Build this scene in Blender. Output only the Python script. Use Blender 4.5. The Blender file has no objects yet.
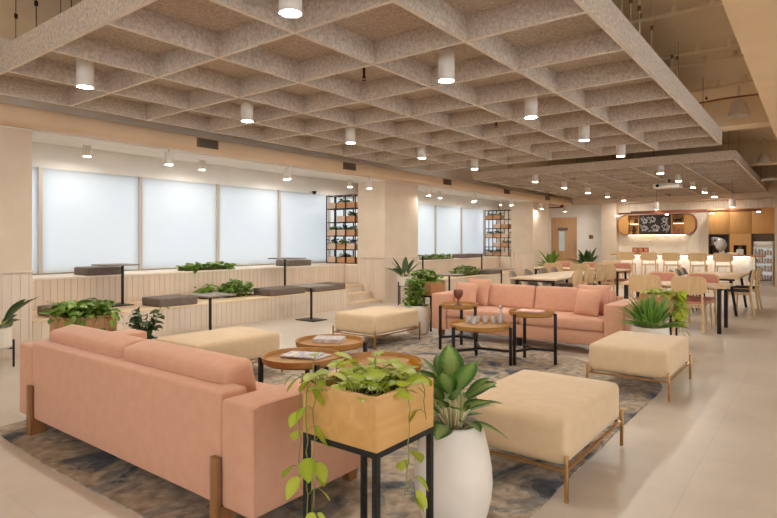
import bpy, bmesh, math, random
from math import sin, cos, pi, radians, sqrt
from mathutils import Vector, Matrix

SC = bpy.context.scene
COL = SC.collection
random.seed(7)

# ------------------------------------------------------------------ camera
YAW = radians(37.4)
cam_d = bpy.data.cameras.new('camera')
cam = bpy.data.objects.new('camera', cam_d)
COL.objects.link(cam)
cam.location = (0.0, 0.0, 1.42)
cam.rotation_euler = (pi / 2, 0.0, -(pi / 2 - YAW))
cam_d.sensor_fit = 'HORIZONTAL'
cam_d.sensor_width = 36.0
cam_d.lens = 36.0 * 561.0 / 777.0
cam_d.shift_y = -17.5 / 777.0
cam_d.clip_start = 0.05
cam_d.clip_end = 200
SC.camera = cam

# ------------------------------------------------------------------ world and exposure
W = bpy.data.worlds.new('daylight')
SC.world = W
W.use_nodes = True
W.node_tree.nodes['Background'].inputs[0].default_value = (0.93, 0.97, 1.0, 1)
W.node_tree.nodes['Background'].inputs[1].default_value = 4.9
vs = SC.view_settings
vs.view_transform = 'Standard'
vs.look = 'None'
vs.exposure = -0.18
vs.gamma = 1.0
vs.use_curve_mapping = False
try:
    SC.cycles.use_denoising = True
    SC.cycles.max_bounces = 8
    SC.cycles.diffuse_bounces = 5
    SC.cycles.glossy_bounces = 3
    SC.cycles.transmission_bounces = 6
    SC.cycles.sample_clamp_indirect = 4.0
    SC.cycles.caustics_reflective = False
    SC.cycles.caustics_refractive = False
    SC.cycles.use_light_tree = True
except Exception:
    pass
LAMP = (1.0, 0.955, 0.875)
P_RAFT = 680.0      # radiance of the lens of a raft downlight
P_PEND = 280.0
P_LED = 9.0


# ------------------------------------------------------------------ materials
def lin(c):
    r = []
    for v in c:
        v = v / 255.0
        r.append(v / 12.92 if v <= 0.04045 else ((v + 0.055) / 1.055) ** 2.4)
    return (r[0], r[1], r[2], 1.0)


def base_mat(name, rough=0.6, metal=0.0, spec=0.5):
    m = bpy.data.materials.new(name)
    m.use_nodes = True
    nt = m.node_tree
    b = nt.nodes['Principled BSDF']
    b.inputs['Roughness'].default_value = rough
    b.inputs['Metallic'].default_value = metal
    b.inputs['Specular IOR Level'].default_value = spec
    return m, nt, b


def node(nt, t, **kw):
    n = nt.nodes.new(t)
    for k, v in kw.items():
        setattr(n, k, v)
    return n


def coords(nt, scale=(1, 1, 1), rot=(0, 0, 0), kind='Object'):
    tc = node(nt, 'ShaderNodeTexCoord')
    mp = node(nt, 'ShaderNodeMapping')
    mp.inputs['Scale'].default_value = scale
    mp.inputs['Rotation'].default_value = rot
    nt.links.new(tc.outputs[kind], mp.inputs[0])
    return mp.outputs[0]


def ramp(nt, fac, stops, interp='LINEAR'):
    r = node(nt, 'ShaderNodeValToRGB')
    r.color_ramp.interpolation = interp
    el = r.color_ramp.elements
    while len(el) < len(stops):
        el.new(0.5)
    for e, (p, c) in zip(el, stops):
        e.position = p
        e.color = c if len(c) == 4 else lin(c)
    nt.links.new(fac, r.inputs[0])
    return r.outputs[0]


def bump(nt, b, h, strength=0.2, dist=0.01):
    bn = node(nt, 'ShaderNodeBump')
    bn.inputs['Strength'].default_value = strength
    bn.inputs['Distance'].default_value = dist
    nt.links.new(h, bn.inputs['Height'])
    nt.links.new(bn.outputs[0], b.inputs['Normal'])


def m_noise(name, c1, c2, scale=20, rough=0.7, metal=0.0, bmp=0.0, detail=4, stretch=(1, 1, 1), spec=0.5, lo=0.35, hi=0.65, kind='Object', sheen=0.0):
    m, nt, b = base_mat(name, rough, metal, spec)
    n = node(nt, 'ShaderNodeTexNoise')
    n.inputs['Scale'].default_value = scale
    n.inputs['Detail'].default_value = detail
    nt.links.new(coords(nt, stretch, kind=kind), n.inputs['Vector'])
    c = ramp(nt, n.outputs[0], [(lo, c1), (hi, c2)])
    nt.links.new(c, b.inputs['Base Color'])
    if bmp:
        bump(nt, b, n.outputs[0], bmp)
    if sheen:
        b.inputs['Sheen Weight'].default_value = sheen
        b.inputs['Sheen Roughness'].default_value = 0.4
    return m


def m_flat(name, c, rough=0.5, metal=0.0, spec=0.5):
    m, nt, b = base_mat(name, rough, metal, spec)
    b.inputs['Base Color'].default_value = lin(c)
    return m


def m_wood(name, c1, c2, axis='Y', scale=6.0, rough=0.45):
    m, nt, b = base_mat(name, rough)
    st = {'X': (0.09, 1, 1), 'Y': (1, 0.09, 1), 'Z': (1, 1, 0.09)}[axis]
    n = node(nt, 'ShaderNodeTexNoise')
    n.inputs['Scale'].default_value = scale * 4
    n.inputs['Detail'].default_value = 5
    n.inputs['Distortion'].default_value = 0.6
    nt.links.new(coords(nt, st), n.inputs['Vector'])
    c = ramp(nt, n.outputs[0], [(0.3, c1), (0.7, c2)])
    nt.links.new(c, b.inputs['Base Color'])
    bump(nt, b, n.outputs[0], 0.05)
    return m


def m_emit(name, c, strength):
    m = bpy.data.materials.new(name)
    m.use_nodes = True
    nt = m.node_tree
    nt.nodes.remove(nt.nodes['Principled BSDF'])
    e = node(nt, 'ShaderNodeEmission')
    e.inputs[0].default_value = (c[0], c[1], c[2], 1)
    e.inputs[1].default_value = strength
    nt.links.new(e.outputs[0], nt.nodes['Material Output'].inputs[0])
    return m


def m_leaf(name, mid, edge, tint, rough=0.42):
    """leaf colour from the leaf's own pattern: 'leaf' attribute = (|u|, t, random)"""
    m, nt, b = base_mat(name, rough)
    at = node(nt, 'ShaderNodeAttribute', attribute_name='leaf')
    sep = node(nt, 'ShaderNodeSeparateColor')
    nt.links.new(at.outputs['Color'], sep.inputs[0])
    nz = node(nt, 'ShaderNodeTexNoise')
    nz.inputs['Scale'].default_value = 60
    nt.links.new(coords(nt), nz.inputs['Vector'])
    ad = node(nt, 'ShaderNodeMath', operation='MULTIPLY_ADD')
    nt.links.new(nz.outputs[0], ad.inputs[0])
    ad.inputs[1].default_value = 0.5
    nt.links.new(sep.outputs[0], ad.inputs[2])
    c = ramp(nt, ad.outputs[0], [(0.52, mid), (0.98, edge)])
    mx = node(nt, 'ShaderNodeMix', data_type='RGBA', blend_type='MIX')
    sc_ = node(nt, 'ShaderNodeMath', operation='MULTIPLY')
    sc_.inputs[1].default_value = 0.75
    nt.links.new(sep.outputs[2], sc_.inputs[0])
    nt.links.new(sc_.outputs[0], mx.inputs[0])
    nt.links.new(c, mx.inputs[6])
    mx.inputs[7].default_value = lin(tint)
    nt.links.new(mx.outputs[2], b.inputs['Base Color'])
    b.inputs['Subsurface Weight'].default_value = 0.0
    tr = node(nt, 'ShaderNodeBsdfTranslucent')
    nt.links.new(mx.outputs[2], tr.inputs[0])
    ms = node(nt, 'ShaderNodeMixShader')
    ms.inputs[0].default_value = 0.25
    nt.links.new(b.outputs[0], ms.inputs[1])
    nt.links.new(tr.outputs[0], ms.inputs[2])
    nt.links.new(ms.outputs[0], nt.nodes['Material Output'].inputs[0])
    return m


def m_floor():
    m, nt, b = base_mat('floor_tile', 0.32, 0, 0.45)
    v = coords(nt)
    n1 = node(nt, 'ShaderNodeTexNoise')
    n1.inputs['Scale'].default_value = 1.1
    n1.inputs['Detail'].default_value = 8
    n1.inputs['Roughness'].default_value = 0.6
    nt.links.new(v, n1.inputs['Vector'])
    c1 = ramp(nt, n1.outputs[0], [(0.3, (198, 184, 168)), (0.7, (220, 208, 192))])
    br = node(nt, 'ShaderNodeTexBrick')
    br.offset = 0.5
    br.inputs['Scale'].default_value = 1.0
    br.inputs['Brick Width'].default_value = 1.2
    br.inputs['Row Height'].default_value = 0.6
    br.inputs['Mortar Size'].default_value = 0.0025
    br.inputs['Color1'].default_value = (1, 1, 1, 1)
    br.inputs['Color2'].default_value = (0.93, 0.93, 0.93, 1)
    br.inputs['Mortar'].default_value = (0.84, 0.82, 0.80, 1)
    nt.links.new(v, br.inputs['Vector'])
    mx = node(nt, 'ShaderNodeMix', data_type='RGBA', blend_type='MULTIPLY')
    mx.inputs[0].default_value = 1.0
    nt.links.new(c1, mx.inputs[6])
    nt.links.new(br.outputs[0], mx.inputs[7])
    nt.links.new(mx.outputs[2], b.inputs['Base Color'])
    r = node(nt, 'ShaderNodeMapRange')
    r.inputs['To Min'].default_value = 0.22
    r.inputs['To Max'].default_value = 0.46
    nt.links.new(n1.outputs[0], r.inputs[0])
    nt.links.new(r.outputs[0], b.inputs['Roughness'])
    return m


def m_rug():
    m, nt, b = base_mat('rug_pile', 0.95, 0, 0.1)
    v = coords(nt)
    n1 = node(nt, 'ShaderNodeTexNoise')
    n1.inputs['Scale'].default_value = 2.2
    n1.inputs['Detail'].default_value = 3
    n1.inputs['Distortion'].default_value = 1.1
    nt.links.new(v, n1.inputs['Vector'])
    c1 = ramp(nt, n1.outputs[0], [(0.0, (112, 116, 122)), (0.345, (150, 146, 142)), (0.40, (190, 174, 154)), (0.50, (198, 182, 162)), (0.585, (164, 158, 152)), (0.645, (116, 120, 126))], 'CONSTANT')
    n2 = node(nt, 'ShaderNodeTexNoise')
    n2.inputs['Scale'].default_value = 14
    n2.inputs['Detail'].default_value = 6
    nt.links.new(v, n2.inputs['Vector'])
    c2 = ramp(nt, n2.outputs[0], [(0.3, (190, 188, 186)), (0.7, (255, 255, 255))])
    mx = node(nt, 'ShaderNodeMix', data_type='RGBA', blend_type='MULTIPLY')
    mx.inputs[0].default_value = 1.0
    nt.links.new(c1, mx.inputs[6])
    nt.links.new(c2, mx.inputs[7])
    nt.links.new(mx.outputs[2], b.inputs['Base Color'])
    n3 = node(nt, 'ShaderNodeTexNoise')
    n3.inputs['Scale'].default_value = 300
    nt.links.new(v, n3.inputs['Vector'])
    bump(nt, b, n3.outputs[0], 0.4, 0.004)
    return m


def m_felt():
    m, nt, b = base_mat('grey_felt', 0.95, 0, 0.1)
    v = coords(nt)
    n1 = node(nt, 'ShaderNodeTexNoise')
    n1.inputs['Scale'].default_value = 34
    n1.inputs['Detail'].default_value = 6
    n1.inputs['Roughness'].default_value = 0.75
    nt.links.new(v, n1.inputs['Vector'])
    c = ramp(nt, n1.outputs[0], [(0.34, (168, 152, 136)), (0.5, (194, 178, 162)), (0.66, (216, 202, 186))])
    nt.links.new(c, b.inputs['Base Color'])
    bump(nt, b, n1.outputs[0], 0.15)
    return m


def m_blind():
    m = bpy.data.materials.new('blind_fabric')
    m.use_nodes = True
    nt = m.node_tree
    nt.nodes.remove(nt.nodes['Principled BSDF'])
    d = node(nt, 'ShaderNodeBsdfDiffuse')
    t = node(nt, 'ShaderNodeBsdfTranslucent')
    n1 = node(nt, 'ShaderNodeTexNoise')
    n1.inputs['Scale'].default_value = 260
    nt.links.new(coords(nt, (1, 1, 0.2)), n1.inputs['Vector'])
    c = ramp(nt, n1.outputs[0], [(0.3, (219, 223, 226)), (0.7, (226, 230, 233))])
    nt.links.new(c, d.inputs[0])
    nt.links.new(c, t.inputs[0])
    ms = node(nt, 'ShaderNodeMixShader')
    ms.inputs[0].default_value = 0.58
    nt.links.new(d.outputs[0], ms.inputs[1])
    nt.links.new(t.outputs[0], ms.inputs[2])
    nt.links.new(ms.outputs[0], nt.nodes['Material Output'].inputs[0])
    return m


def m_glass(name, tint=(255, 255, 255), rough=0.0, milk=0.0):
    """clear pane: mostly straight-through with a glossy skin"""
    m = bpy.data.materials.new(name)
    m.use_nodes = True
    nt = m.node_tree
    nt.nodes.remove(nt.nodes['Principled BSDF'])
    t = node(nt, 'ShaderNodeBsdfTransparent')
    t.inputs[0].default_value = lin(tint)
    g = node(nt, 'ShaderNodeBsdfGlossy')
    g.inputs['Roughness'].default_value = 0.05
    fr = node(nt, 'ShaderNodeFresnel')
    fr.inputs[0].default_value = 1.3
    ms = node(nt, 'ShaderNodeMixShader')
    nt.links.new(fr.outputs[0], ms.inputs[0])
    nt.links.new(t.outputs[0], ms.inputs[1])
    nt.links.new(g.outputs[0], ms.inputs[2])
    out_ = ms.outputs[0]
    if milk:
        df = node(nt, 'ShaderNodeBsdfDiffuse')
        df.inputs[0].default_value = (0.85, 0.83, 0.80, 1)
        m2 = node(nt, 'ShaderNodeMixShader')
        m2.inputs[0].default_value = milk
        nt.links.new(out_, m2.inputs[1])
        nt.links.new(df.outputs[0], m2.inputs[2])
        out_ = m2.outputs[0]
    nt.links.new(out_, nt.nodes['Material Output'].inputs[0])
    return m


M = {}
M['floor'] = m_floor()
M['rug'] = m_rug()
M['felt'] = m_felt()
M['blind'] = m_blind()
M['glass'] = m_glass('clear_glass')
M['glassware'] = m_glass('milky_glassware', (255, 255, 255), 0.0, 0.35)
M['paint'] = m_noise('cream_paint', (216, 196, 173), (222, 203, 181), 3, 0.75)
M['white_paint'] = m_noise('white_paint', (238, 233, 226), (243, 239, 233), 3, 0.7)
M['slab'] = m_noise('painted_slab', (236, 216, 186), (242, 223, 194), 2, 0.85)
M['beam'] = m_noise('beam_paint', (228, 198, 156), (233, 204, 163), 2, 0.8)
M['duct'] = m_noise('duct_paint', (214, 184, 150), (220, 190, 156), 2, 0.5)
M['beadboard'] = m_noise('beadboard', (218, 200, 180), (225, 208, 190), 8, 0.6, stretch=(1, 1, 0.1))
M['tread'] = m_wood('pale_oak_tread', (222, 194, 158), (236, 212, 178), 'X')
M['sill'] = m_noise('cream_top', (236, 222, 206), (241, 229, 214), 6, 0.5)
M['pink'] = m_noise('pink_velvet', (207, 156, 129), (211, 161, 134), 14, 0.85, bmp=0.04, detail=6, sheen=0.2, spec=0.2)
M['pink_seat'] = m_noise('dusty_pink_fabric', (196, 132, 114), (206, 144, 126), 30, 0.9, spec=0.2)
M['beige'] = m_noise('beige_fabric', (214, 187, 151), (219, 193, 158), 14, 0.9, bmp=0.04, sheen=0.2, spec=0.2)
M['bench_pad'] = m_noise('grey_brown_leather', (104, 90, 82), (116, 102, 93), 20, 0.6)
M['grey_fabric'] = m_noise('warm_grey_fabric', (146, 132, 120), (162, 148, 136), 40, 0.9)
M['dark_pad'] = m_noise('charcoal_fabric', (72, 68, 66), (88, 84, 80), 40, 0.9)
M['black'] = m_noise('black_metal', (22, 20, 19), (30, 27, 25), 30, 0.45, metal=0.3)
M['dark_top'] = m_noise('dark_laminate', (126, 114, 105), (142, 130, 120), 10, 0.4)
M['brass'] = m_noise('aged_brass', (188, 146, 96), (204, 162, 110), 20, 0.32, metal=1.0)
M['steel'] = m_noise('brushed_steel', (170, 165, 158), (190, 185, 178), 30, 0.35, metal=0.9)
M['walnut'] = m_wood('warm_leg_wood', (136, 92, 52), (164, 116, 70), 'Z')
M['tray'] = m_wood('tray_wood', (154, 106, 48), (180, 132, 68), 'X', 4)
M['planter_wood'] = m_wood('planter_wood', (200, 150, 84), (216, 168, 104), 'X', 4)
M['planter_wood_b'] = m_wood('planter_wood_brown', (170, 120, 76), (190, 140, 92), 'X', 4)
M['pale_box'] = m_wood('pale_box_wood', (214, 180, 152), (226, 194, 168), 'Y', 4)
M['orange_box'] = m_wood('honey_box_wood', (196, 140, 92), (212, 156, 108), 'Y', 4)
M['chair_wood'] = m_wood('chair_beech', (208, 174, 128), (221, 190, 146), 'Z', 5)
M['table_oak'] = m_wood('table_oak', (206, 176, 140), (220, 192, 158), 'X', 5)
M['cabinet'] = m_wood('cabinet_oak', (188, 136, 76), (202, 150, 88), 'Z', 6)
M['cabinet_dark'] = m_wood('niche_dark_wood', (84, 58, 36), (100, 70, 46), 'Z', 6)
M['door_wood'] = m_wood('door_oak', (196, 154, 112), (208, 168, 126), 'Z', 5)
M['copper'] = m_wood('red_brown_wood', (104, 52, 30), (124, 66, 40), 'Y', 4, 0.35)
M['white_metal'] = m_noise('white_metal', (224, 216, 206), (230, 222, 212), 10, 0.45)
M['pot_white'] = m_noise('white_ceramic', (226, 216, 202), (234, 225, 212), 6, 0.45)
M['soil'] = m_noise('potting_soil', (58, 38, 26), (104, 68, 44), 80, 0.95, bmp=0.6)
M['chip'] = m_noise('bark_chips', (96, 56, 34), (140, 88, 58), 60, 0.9, bmp=0.8)
M['tile'] = m_noise('white_batten', (234, 220, 200), (240, 227, 208), 6, 0.45)
M['bar_front'] = m_noise('bar_front_white', (244, 240, 232), (248, 244, 238), 6, 0.45)
M['led_bar'] = m_emit('bar_led', (1.0, 0.93, 0.82), 15.0)
M['led_s'] = m_emit('shelf_led', (1.0, 0.84, 0.62), 4.5)
M['lens_s'] = m_emit('small_lens', LAMP, 40.0)
M['chalk'] = m_flat('chalk', (214, 210, 204), 0.9)
M['board'] = m_noise('blackboard', (42, 38, 36), (54, 49, 46), 8, 0.8)
M['paper'] = m_noise('printed_page', (170, 158, 158), (206, 194, 186), 26, 0.5)
M['paper_pink'] = m_noise('pink_cover', (206, 150, 138), (226, 178, 166), 30, 0.5)
M['paper_blue'] = m_noise('mauve_cover', (150, 138, 156), (214, 204, 200), 22, 0.4)
M['page_edge'] = m_flat('page_edges', (226, 214, 198), 0.8)
M['red'] = m_flat('dark_red', (120, 30, 24), 0.4)
M['sprinkler'] = m_flat('maroon_metal', (70, 22, 20), 0.4, 0.4)
M['grille'] = m_flat('grille_grey', (120, 100, 80), 0.5, 0.3)
M['plaque'] = m_flat('plum_plaque', (72, 58, 78), 0.5)
M['goblet'] = m_noise('brown_glaze', (104, 58, 44), (128, 76, 58), 20, 0.3)
M['mull'] = m_flat('mullion_beige', (196, 184, 172), 0.5, 0.2)
M['lens'] = m_emit('lamp_lens', LAMP, P_RAFT)
M['lens_p'] = m_emit('pendant_lens', LAMP, P_PEND)
M['led'] = m_emit('led_strip', (1.0, 0.86, 0.66), P_LED)
M['led_w'] = m_emit('fridge_light', (1.0, 0.95, 0.88), 0.5)
M['l_pothos'] = m_leaf('pothos_leaf', (164, 186, 40), (138, 166, 30), (210, 214, 92))
M['l_bush'] = m_leaf('bush_leaf', (104, 142, 46), (76, 114, 36), (142, 170, 66))
M['l_dark'] = m_leaf('dark_leaf', (50, 78, 34), (38, 62, 28), (78, 104, 48))
M['l_dieff'] = m_leaf('variegated_leaf', (178, 198, 122), (58, 98, 38), (92, 132, 56))
M['l_palm'] = m_leaf('palm_leaf', (132, 168, 80), (70, 118, 44), (120, 158, 62))
M['l_yellow'] = m_leaf('yellow_leaf', (214, 160, 50), (206, 150, 44), (214, 160, 60))
M['stem'] = m_flat('green_stem', (134, 144, 70), 0.6)
M['bark'] = m_flat('brown_stem', (96, 74, 50), 0.8)
M['cream_stem'] = m_flat('cream_stem', (206, 196, 150), 0.6)


# ------------------------------------------------------------------ mesh builder
class MB:
    def __init__(self):
        self.v, self.f, self.c = [], [], {}

    def add(self, vs_, fs_, M4=None):
        o = len(self.v)
        for p in vs_:
            p = Vector(p)
            self.v.append(M4 @ p if M4 else p)
        for f in fs_:
            self.f.append(tuple(i + o for i in f))
        return o

    def box(self, c, s, bev=0.0, M4=None, seg=2):
        x, y, z = s[0] / 2, s[1] / 2, s[2] / 2
        vs_ = [(a * x + c[0], b * y + c[1], d * z + c[2]) for a in (-1, 1) for b in (-1, 1) for d in (-1, 1)]
        fs_ = [(0, 1, 3, 2), (4, 6, 7, 5), (0, 4, 5, 1), (2, 3, 7, 6), (0, 2, 6, 4), (1, 5, 7, 3)]
        if bev <= 0:
            self.add(vs_, fs_, M4)
            return
        bm = bmesh.new()
        bv = [bm.verts.new(p) for p in vs_]
        for f in fs_:
            bm.faces.new([bv[i] for i in f])
        bmesh.ops.bevel(bm, geom=bm.edges[:], offset=bev, segments=seg, profile=0.5, affect='EDGES')
        bm.verts.index_update()
        self.add([v.co.copy() for v in bm.verts], [[v.index for v in f.verts] for f in bm.faces], M4)
        bm.free()

    def box2(self, p0, p1, bev=0.0, M4=None):
        self.box([(a + b) / 2 for a, b in zip(p0, p1)], [abs(b - a) for a, b in zip(p0, p1)], bev, M4)

    def rbox(self, c, s, r, n=8, puff=(0, 0, 0), M4=None):
        """soft cushion: cube grid, rounded by r, faces puffed outwards"""
        hx = [k / 2 for k in s]
        rr = min(r, *[h * 0.98 for h in hx])
        cache, vs_, fs_ = {}, [], []

        def ts():
            return [-1 + 2 * i / n for i in range(n + 1)]

        def remap(t, h):
            # crowd samples near the edge so that the rounding is well formed
            a = abs(t)
            k = 1 - (1 - a) ** 1.0
            return math.copysign(k * h, t) if h else 0

        def vert(q):
            key = tuple(round(k, 5) for k in q)
            if key in cache:
                return cache[key]
            p = [remap(q[i], hx[i]) for i in range(3)]
            inn = [max(-(hx[i] - rr), min(hx[i] - rr, p[i])) for i in range(3)]
            d = Vector([p[i] - inn[i] for i in range(3)])
            if d.length > 1e-9:
                d = d.normalized() * rr
            out = Vector(inn) + d
            u = [max(0.0, 1 - q[i] ** 2) for i in range(3)]
            for i in range(3):
                j, k = (i + 1) % 3, (i + 2) % 3
                out[i] += puff[i] * (abs(q[i]) ** 2) * math.copysign(1, q[i]) * u[j] * u[k] if q[i] else 0
            cache[key] = len(vs_)
            vs_.append((out[0] + c[0], out[1] + c[1], out[2] + c[2]))
            return cache[key]

        # non-uniform samples per axis: dense inside the rounded border
        def axis(h):
            e = rr / h
            m = max(2, n - 6)
            s_ = [-1, -1 + e * 0.13, -1 + e * 0.5, -1 + e]
            inner = [-1 + e + (2 - 2 * e) * i / m for i in range(1, m)]
            return s_ + inner + [-q for q in reversed(s_)]
        A = [axis(h) for h in hx]
        for i in range(3):
            j, k = (i + 1) % 3, (i + 2) % 3
            for sgn in (-1, 1):
                for a in range(len(A[j]) - 1):
                    for b in range(len(A[k]) - 1):
                        idx = []
                        for (aa, bb) in ((a, b), (a + 1, b), (a + 1, b + 1), (a, b + 1)):
                            q = [0, 0, 0]
                            q[i], q[j], q[k] = sgn, A[j][aa], A[k][bb]
                            idx.append(vert(q))
                        if sgn < 0:
                            idx.reverse()
                        if len(set(idx)) >= 3:
                            fs_.append(tuple(dict.fromkeys(idx)))
        self.add(vs_, fs_, M4)

    def cyl(self, p0, p1, r0, r1=None, seg=12, cap=True):
        r1 = r0 if r1 is None else r1
        p0, p1 = Vector(p0), Vector(p1)
        d = (p1 - p0).normalized()
        a = d.cross(Vector((0, 0, 1)) if abs(d.z) < 0.95 else Vector((1, 0, 0))).normalized()
        b = d.cross(a)
        vs_ = []
        for p, r in ((p0, r0), (p1, r1)):
            for i in range(seg):
                t = 2 * pi * i / seg
                vs_.append(p + a * (cos(t) * r) + b * (sin(t) * r))
        fs_ = [(i, (i + 1) % seg, seg + (i + 1) % seg, seg + i) for i in range(seg)]
        if cap:
            fs_ += [tuple(reversed(range(seg))), tuple(range(seg, 2 * seg))]
        self.add(vs_, fs_)

    def bar(self, p0, p1, w, h=None):
        """square bar between two points"""
        h = h or w
        p0, p1 = Vector(p0), Vector(p1)
        d = (p1 - p0).normalized()
        if abs(d.z) > 0.999:
            a, b = Vector((1, 0, 0)), Vector((0, 1, 0))
        else:
            a = d.cross(Vector((0, 0, 1))).normalized()
            b = d.cross(a).normalized()
        vs_ = []
        for p in (p0, p1):
            for s, t in ((-1, -1), (1, -1), (1, 1), (-1, 1)):
                vs_.append(p + a * (s * w / 2) + b * (t * h / 2))
        self.add(vs_, [(0, 1, 5, 4), (1, 2, 6, 5), (2, 3, 7, 6), (3, 0, 4, 7), (3, 2, 1, 0), (4, 5, 6, 7)])

    def tube(self, pts, r, seg=6, r_end=None):
        pts = [Vector(p) for p in pts]
        n = len(pts)
        o = None
        vs_, fs_ = [], []
        prev = None
        for i, p in enumerate(pts):
            d = (pts[min(i + 1, n - 1)] - pts[max(i - 1, 0)]).normalized()
            ref = prev if prev is not None else (Vector((0, 0, 1)) if abs(d.z) < 0.9 else Vector((1, 0, 0)))
            a = (ref - d * ref.dot(d))
            a = a.normalized() if a.length > 1e-6 else d.orthogonal().normalized()
            prev = a
            b = d.cross(a)
            rr = r if r_end is None else r + (r_end - r) * i / (n - 1)
            for k in range(seg):
                t = 2 * pi * k / seg
                vs_.append(p + a * (cos(t) * rr) + b * (sin(t) * rr))
        for i in range(n - 1):
            for k in range(seg):
                fs_.append((i * seg + k, i * seg + (k + 1) % seg, (i + 1) * seg + (k + 1) % seg, (i + 1) * seg + k))
        fs_.append(tuple(reversed(range(seg))))
        fs_.append(tuple(range((n - 1) * seg, n * seg)))
        self.add(vs_, fs_)

    def lathe(self, prof, c=(0, 0, 0), seg=32, close=True):
        vs_, fs_ = [], []
        n = len(prof)
        for (r, z) in prof:
            for k in range(seg):
                t = 2 * pi * k / seg
                vs_.append((c[0] + r * cos(t), c[1] + r * sin(t), c[2] + z))
        for i in range(n - 1):
            for k in range(seg):
                fs_.append((i * seg + k, i * seg + (k + 1) % seg, (i + 1) * seg + (k + 1) % seg, (i + 1) * seg + k))
        if close:
            if prof[0][0] > 1e-6:
                fs_.append(tuple(reversed(range(seg))))
            if prof[-1][0] > 1e-6:
                fs_.append(tuple(range((n - 1) * seg, n * seg)))
        self.add(vs_, fs_)

    def prism(self, poly, z0, z1, M4=None):
        n = len(poly)
        vs_ = [(x, y, z0) for x, y in poly] + [(x, y, z1) for x, y in poly]
        fs_ = [(i, (i + 1) % n, n + (i + 1) % n, n + i) for i in range(n)]
        fs_ += [tuple(reversed(range(n))), tuple(range(n, 2 * n))]
        self.add(vs_, fs_, M4)

    def panel(self, W_, H_, r, t, bend=0.0, M4=None, nu=14, r2=None):
        """rounded plywood panel in the YZ plane (width along Y), thickness t along X, bent by `bend`"""
        us = []
        m = 5
        for i in range(m):
            us.append(-W_ / 2 + r * (1 - cos(pi / 2 * i / m)))
        for i in range(nu + 1):
            us.append(-W_ / 2 + r + (W_ - 2 * r) * i / nu)
        us += [-u for u in reversed(us[:m])]
        vs_, fs_ = [], []
        rb = r if r2 is None else r2
        for u in us:
            e = max(0.0, abs(u) - (W_ / 2 - r))
            k = sqrt(max(0.0, 1 - (e / r) ** 2)) if r > 0 else 1
            top = H_ / 2 - r + r * k
            bot = -H_ / 2 + rb - rb * k
            x = bend * (2 * u / W_) ** 2
            for z in (bot, (bot + top) / 2, top):
                vs_.append((x - t / 2, u, z))
                vs_.append((x + t / 2, u, z))
        for i in range(len(us) - 1):
            a, b = i * 6, (i + 1) * 6
            fs_ += [(a, b, b + 2, a + 2), (a + 2, b + 2, b + 4, a + 4),
                    (a + 3, b + 3, b + 1, a + 1), (a + 5, b + 5, b + 3, a + 3),
                    (a + 1, b + 1, b, a), (a + 4, b + 4, b + 5, a + 5)]
        e = (len(us) - 1) * 6
        fs_ += [(0, 2, 3, 1), (2, 4, 5, 3), (e + 1, e + 3, e + 2, e), (e + 3, e + 5, e + 4, e + 2)]
        self.add(vs_, fs_, M4)

    def grooved(self, L, z0, z1, pitch, gap=0.008, depth=0.006, M4=None):
        """vertical board cladding along +X from 0 to L, face towards -Y at y=0, V joints cut in"""
        xs = [(0.0, 0.0)]
        k = 1
        while k * pitch < L - gap:
            x = k * pitch
            xs += [(x - gap / 2, 0.0), (x, depth), (x + gap / 2, 0.0)]
            k += 1
        xs.append((L, 0.0))
        vs_ = []
        for x, y in xs:
            vs_ += [(x, y, z0), (x, y, z1)]
        fs_ = [(2 * i, 2 * i + 2, 2 * i + 3, 2 * i + 1) for i in range(len(xs) - 1)]
        n = len(vs_)
        d = depth + 0.006
        vs_ += [(0, d, z0), (0, d, z1), (L, d, z0), (L, d, z1)]
        fs_ += [(n, n + 1, n + 3, n + 2), (0, 1, n + 1, n), (n - 2, n + 2, n + 3, n - 1)]
        fs_.append(tuple([2 * i + 1 for i in range(len(xs))] + [n + 3, n + 1]))
        fs_.append(tuple([n, n + 2] + [2 * i for i in reversed(range(len(xs)))]))
        self.add(vs_, fs_, M4)

    def leaf(self, base, d, L, Wd, droop=0.4, shape='ovate', roll=0.0, fold=0.15, n=6):
        base, d = Vector(base), Vector(d).normalized()
        rnd = random.random()
        side = d.cross(Vector((0, 0, 1)))
        side = side.normalized() if side.length > 1e-3 else Vector((1, 0, 0))
        side = Matrix.Rotation(roll, 3, d) @ side
        p = base.copy()
        o = len(self.v)
        fs_ = []
        cur = d.copy()
        step = L / n
        for i in range(n + 1):
            t = i / n
            if shape == 'heart':
                w = (sin(pi * min(1, t * 0.93 + 0.07)) ** 0.75) * (1.12 - 0.45 * t)
            elif shape == 'lance':
                w = sin(pi * (0.04 + 0.96 * t) ** 0.8) ** 0.9
            elif shape == 'paddle':
                w = sin(pi * (0.05 + 0.95 * t) ** 1.25) ** 0.75
            else:
                w = sin(pi * (0.05 + 0.95 * t) ** 0.9) ** 0.8
            w = max(w, 0.02) * Wd / 2
            nrm = side.cross(cur)
            if nrm.z < 0:
                nrm = -nrm
            for u in (-1, -0.5, 0, 0.5, 1):
                q = p + side * (u * w) + nrm * (fold * abs(u) * w - 0.25 * fold * w)
                self.v.append(q)
                self.c[len(self.v) - 1] = (abs(u), t, rnd)
            if i < n:
                p = p + cur * step
                cur = (cur + Vector((0, 0, -droop / n))).normalized()
        for i in range(n):
            for k in range(4):
                a = o + i * 5 + k
                fs_.append((a, a + 1, a + 6, a + 5))
        self.f += fs_

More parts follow.
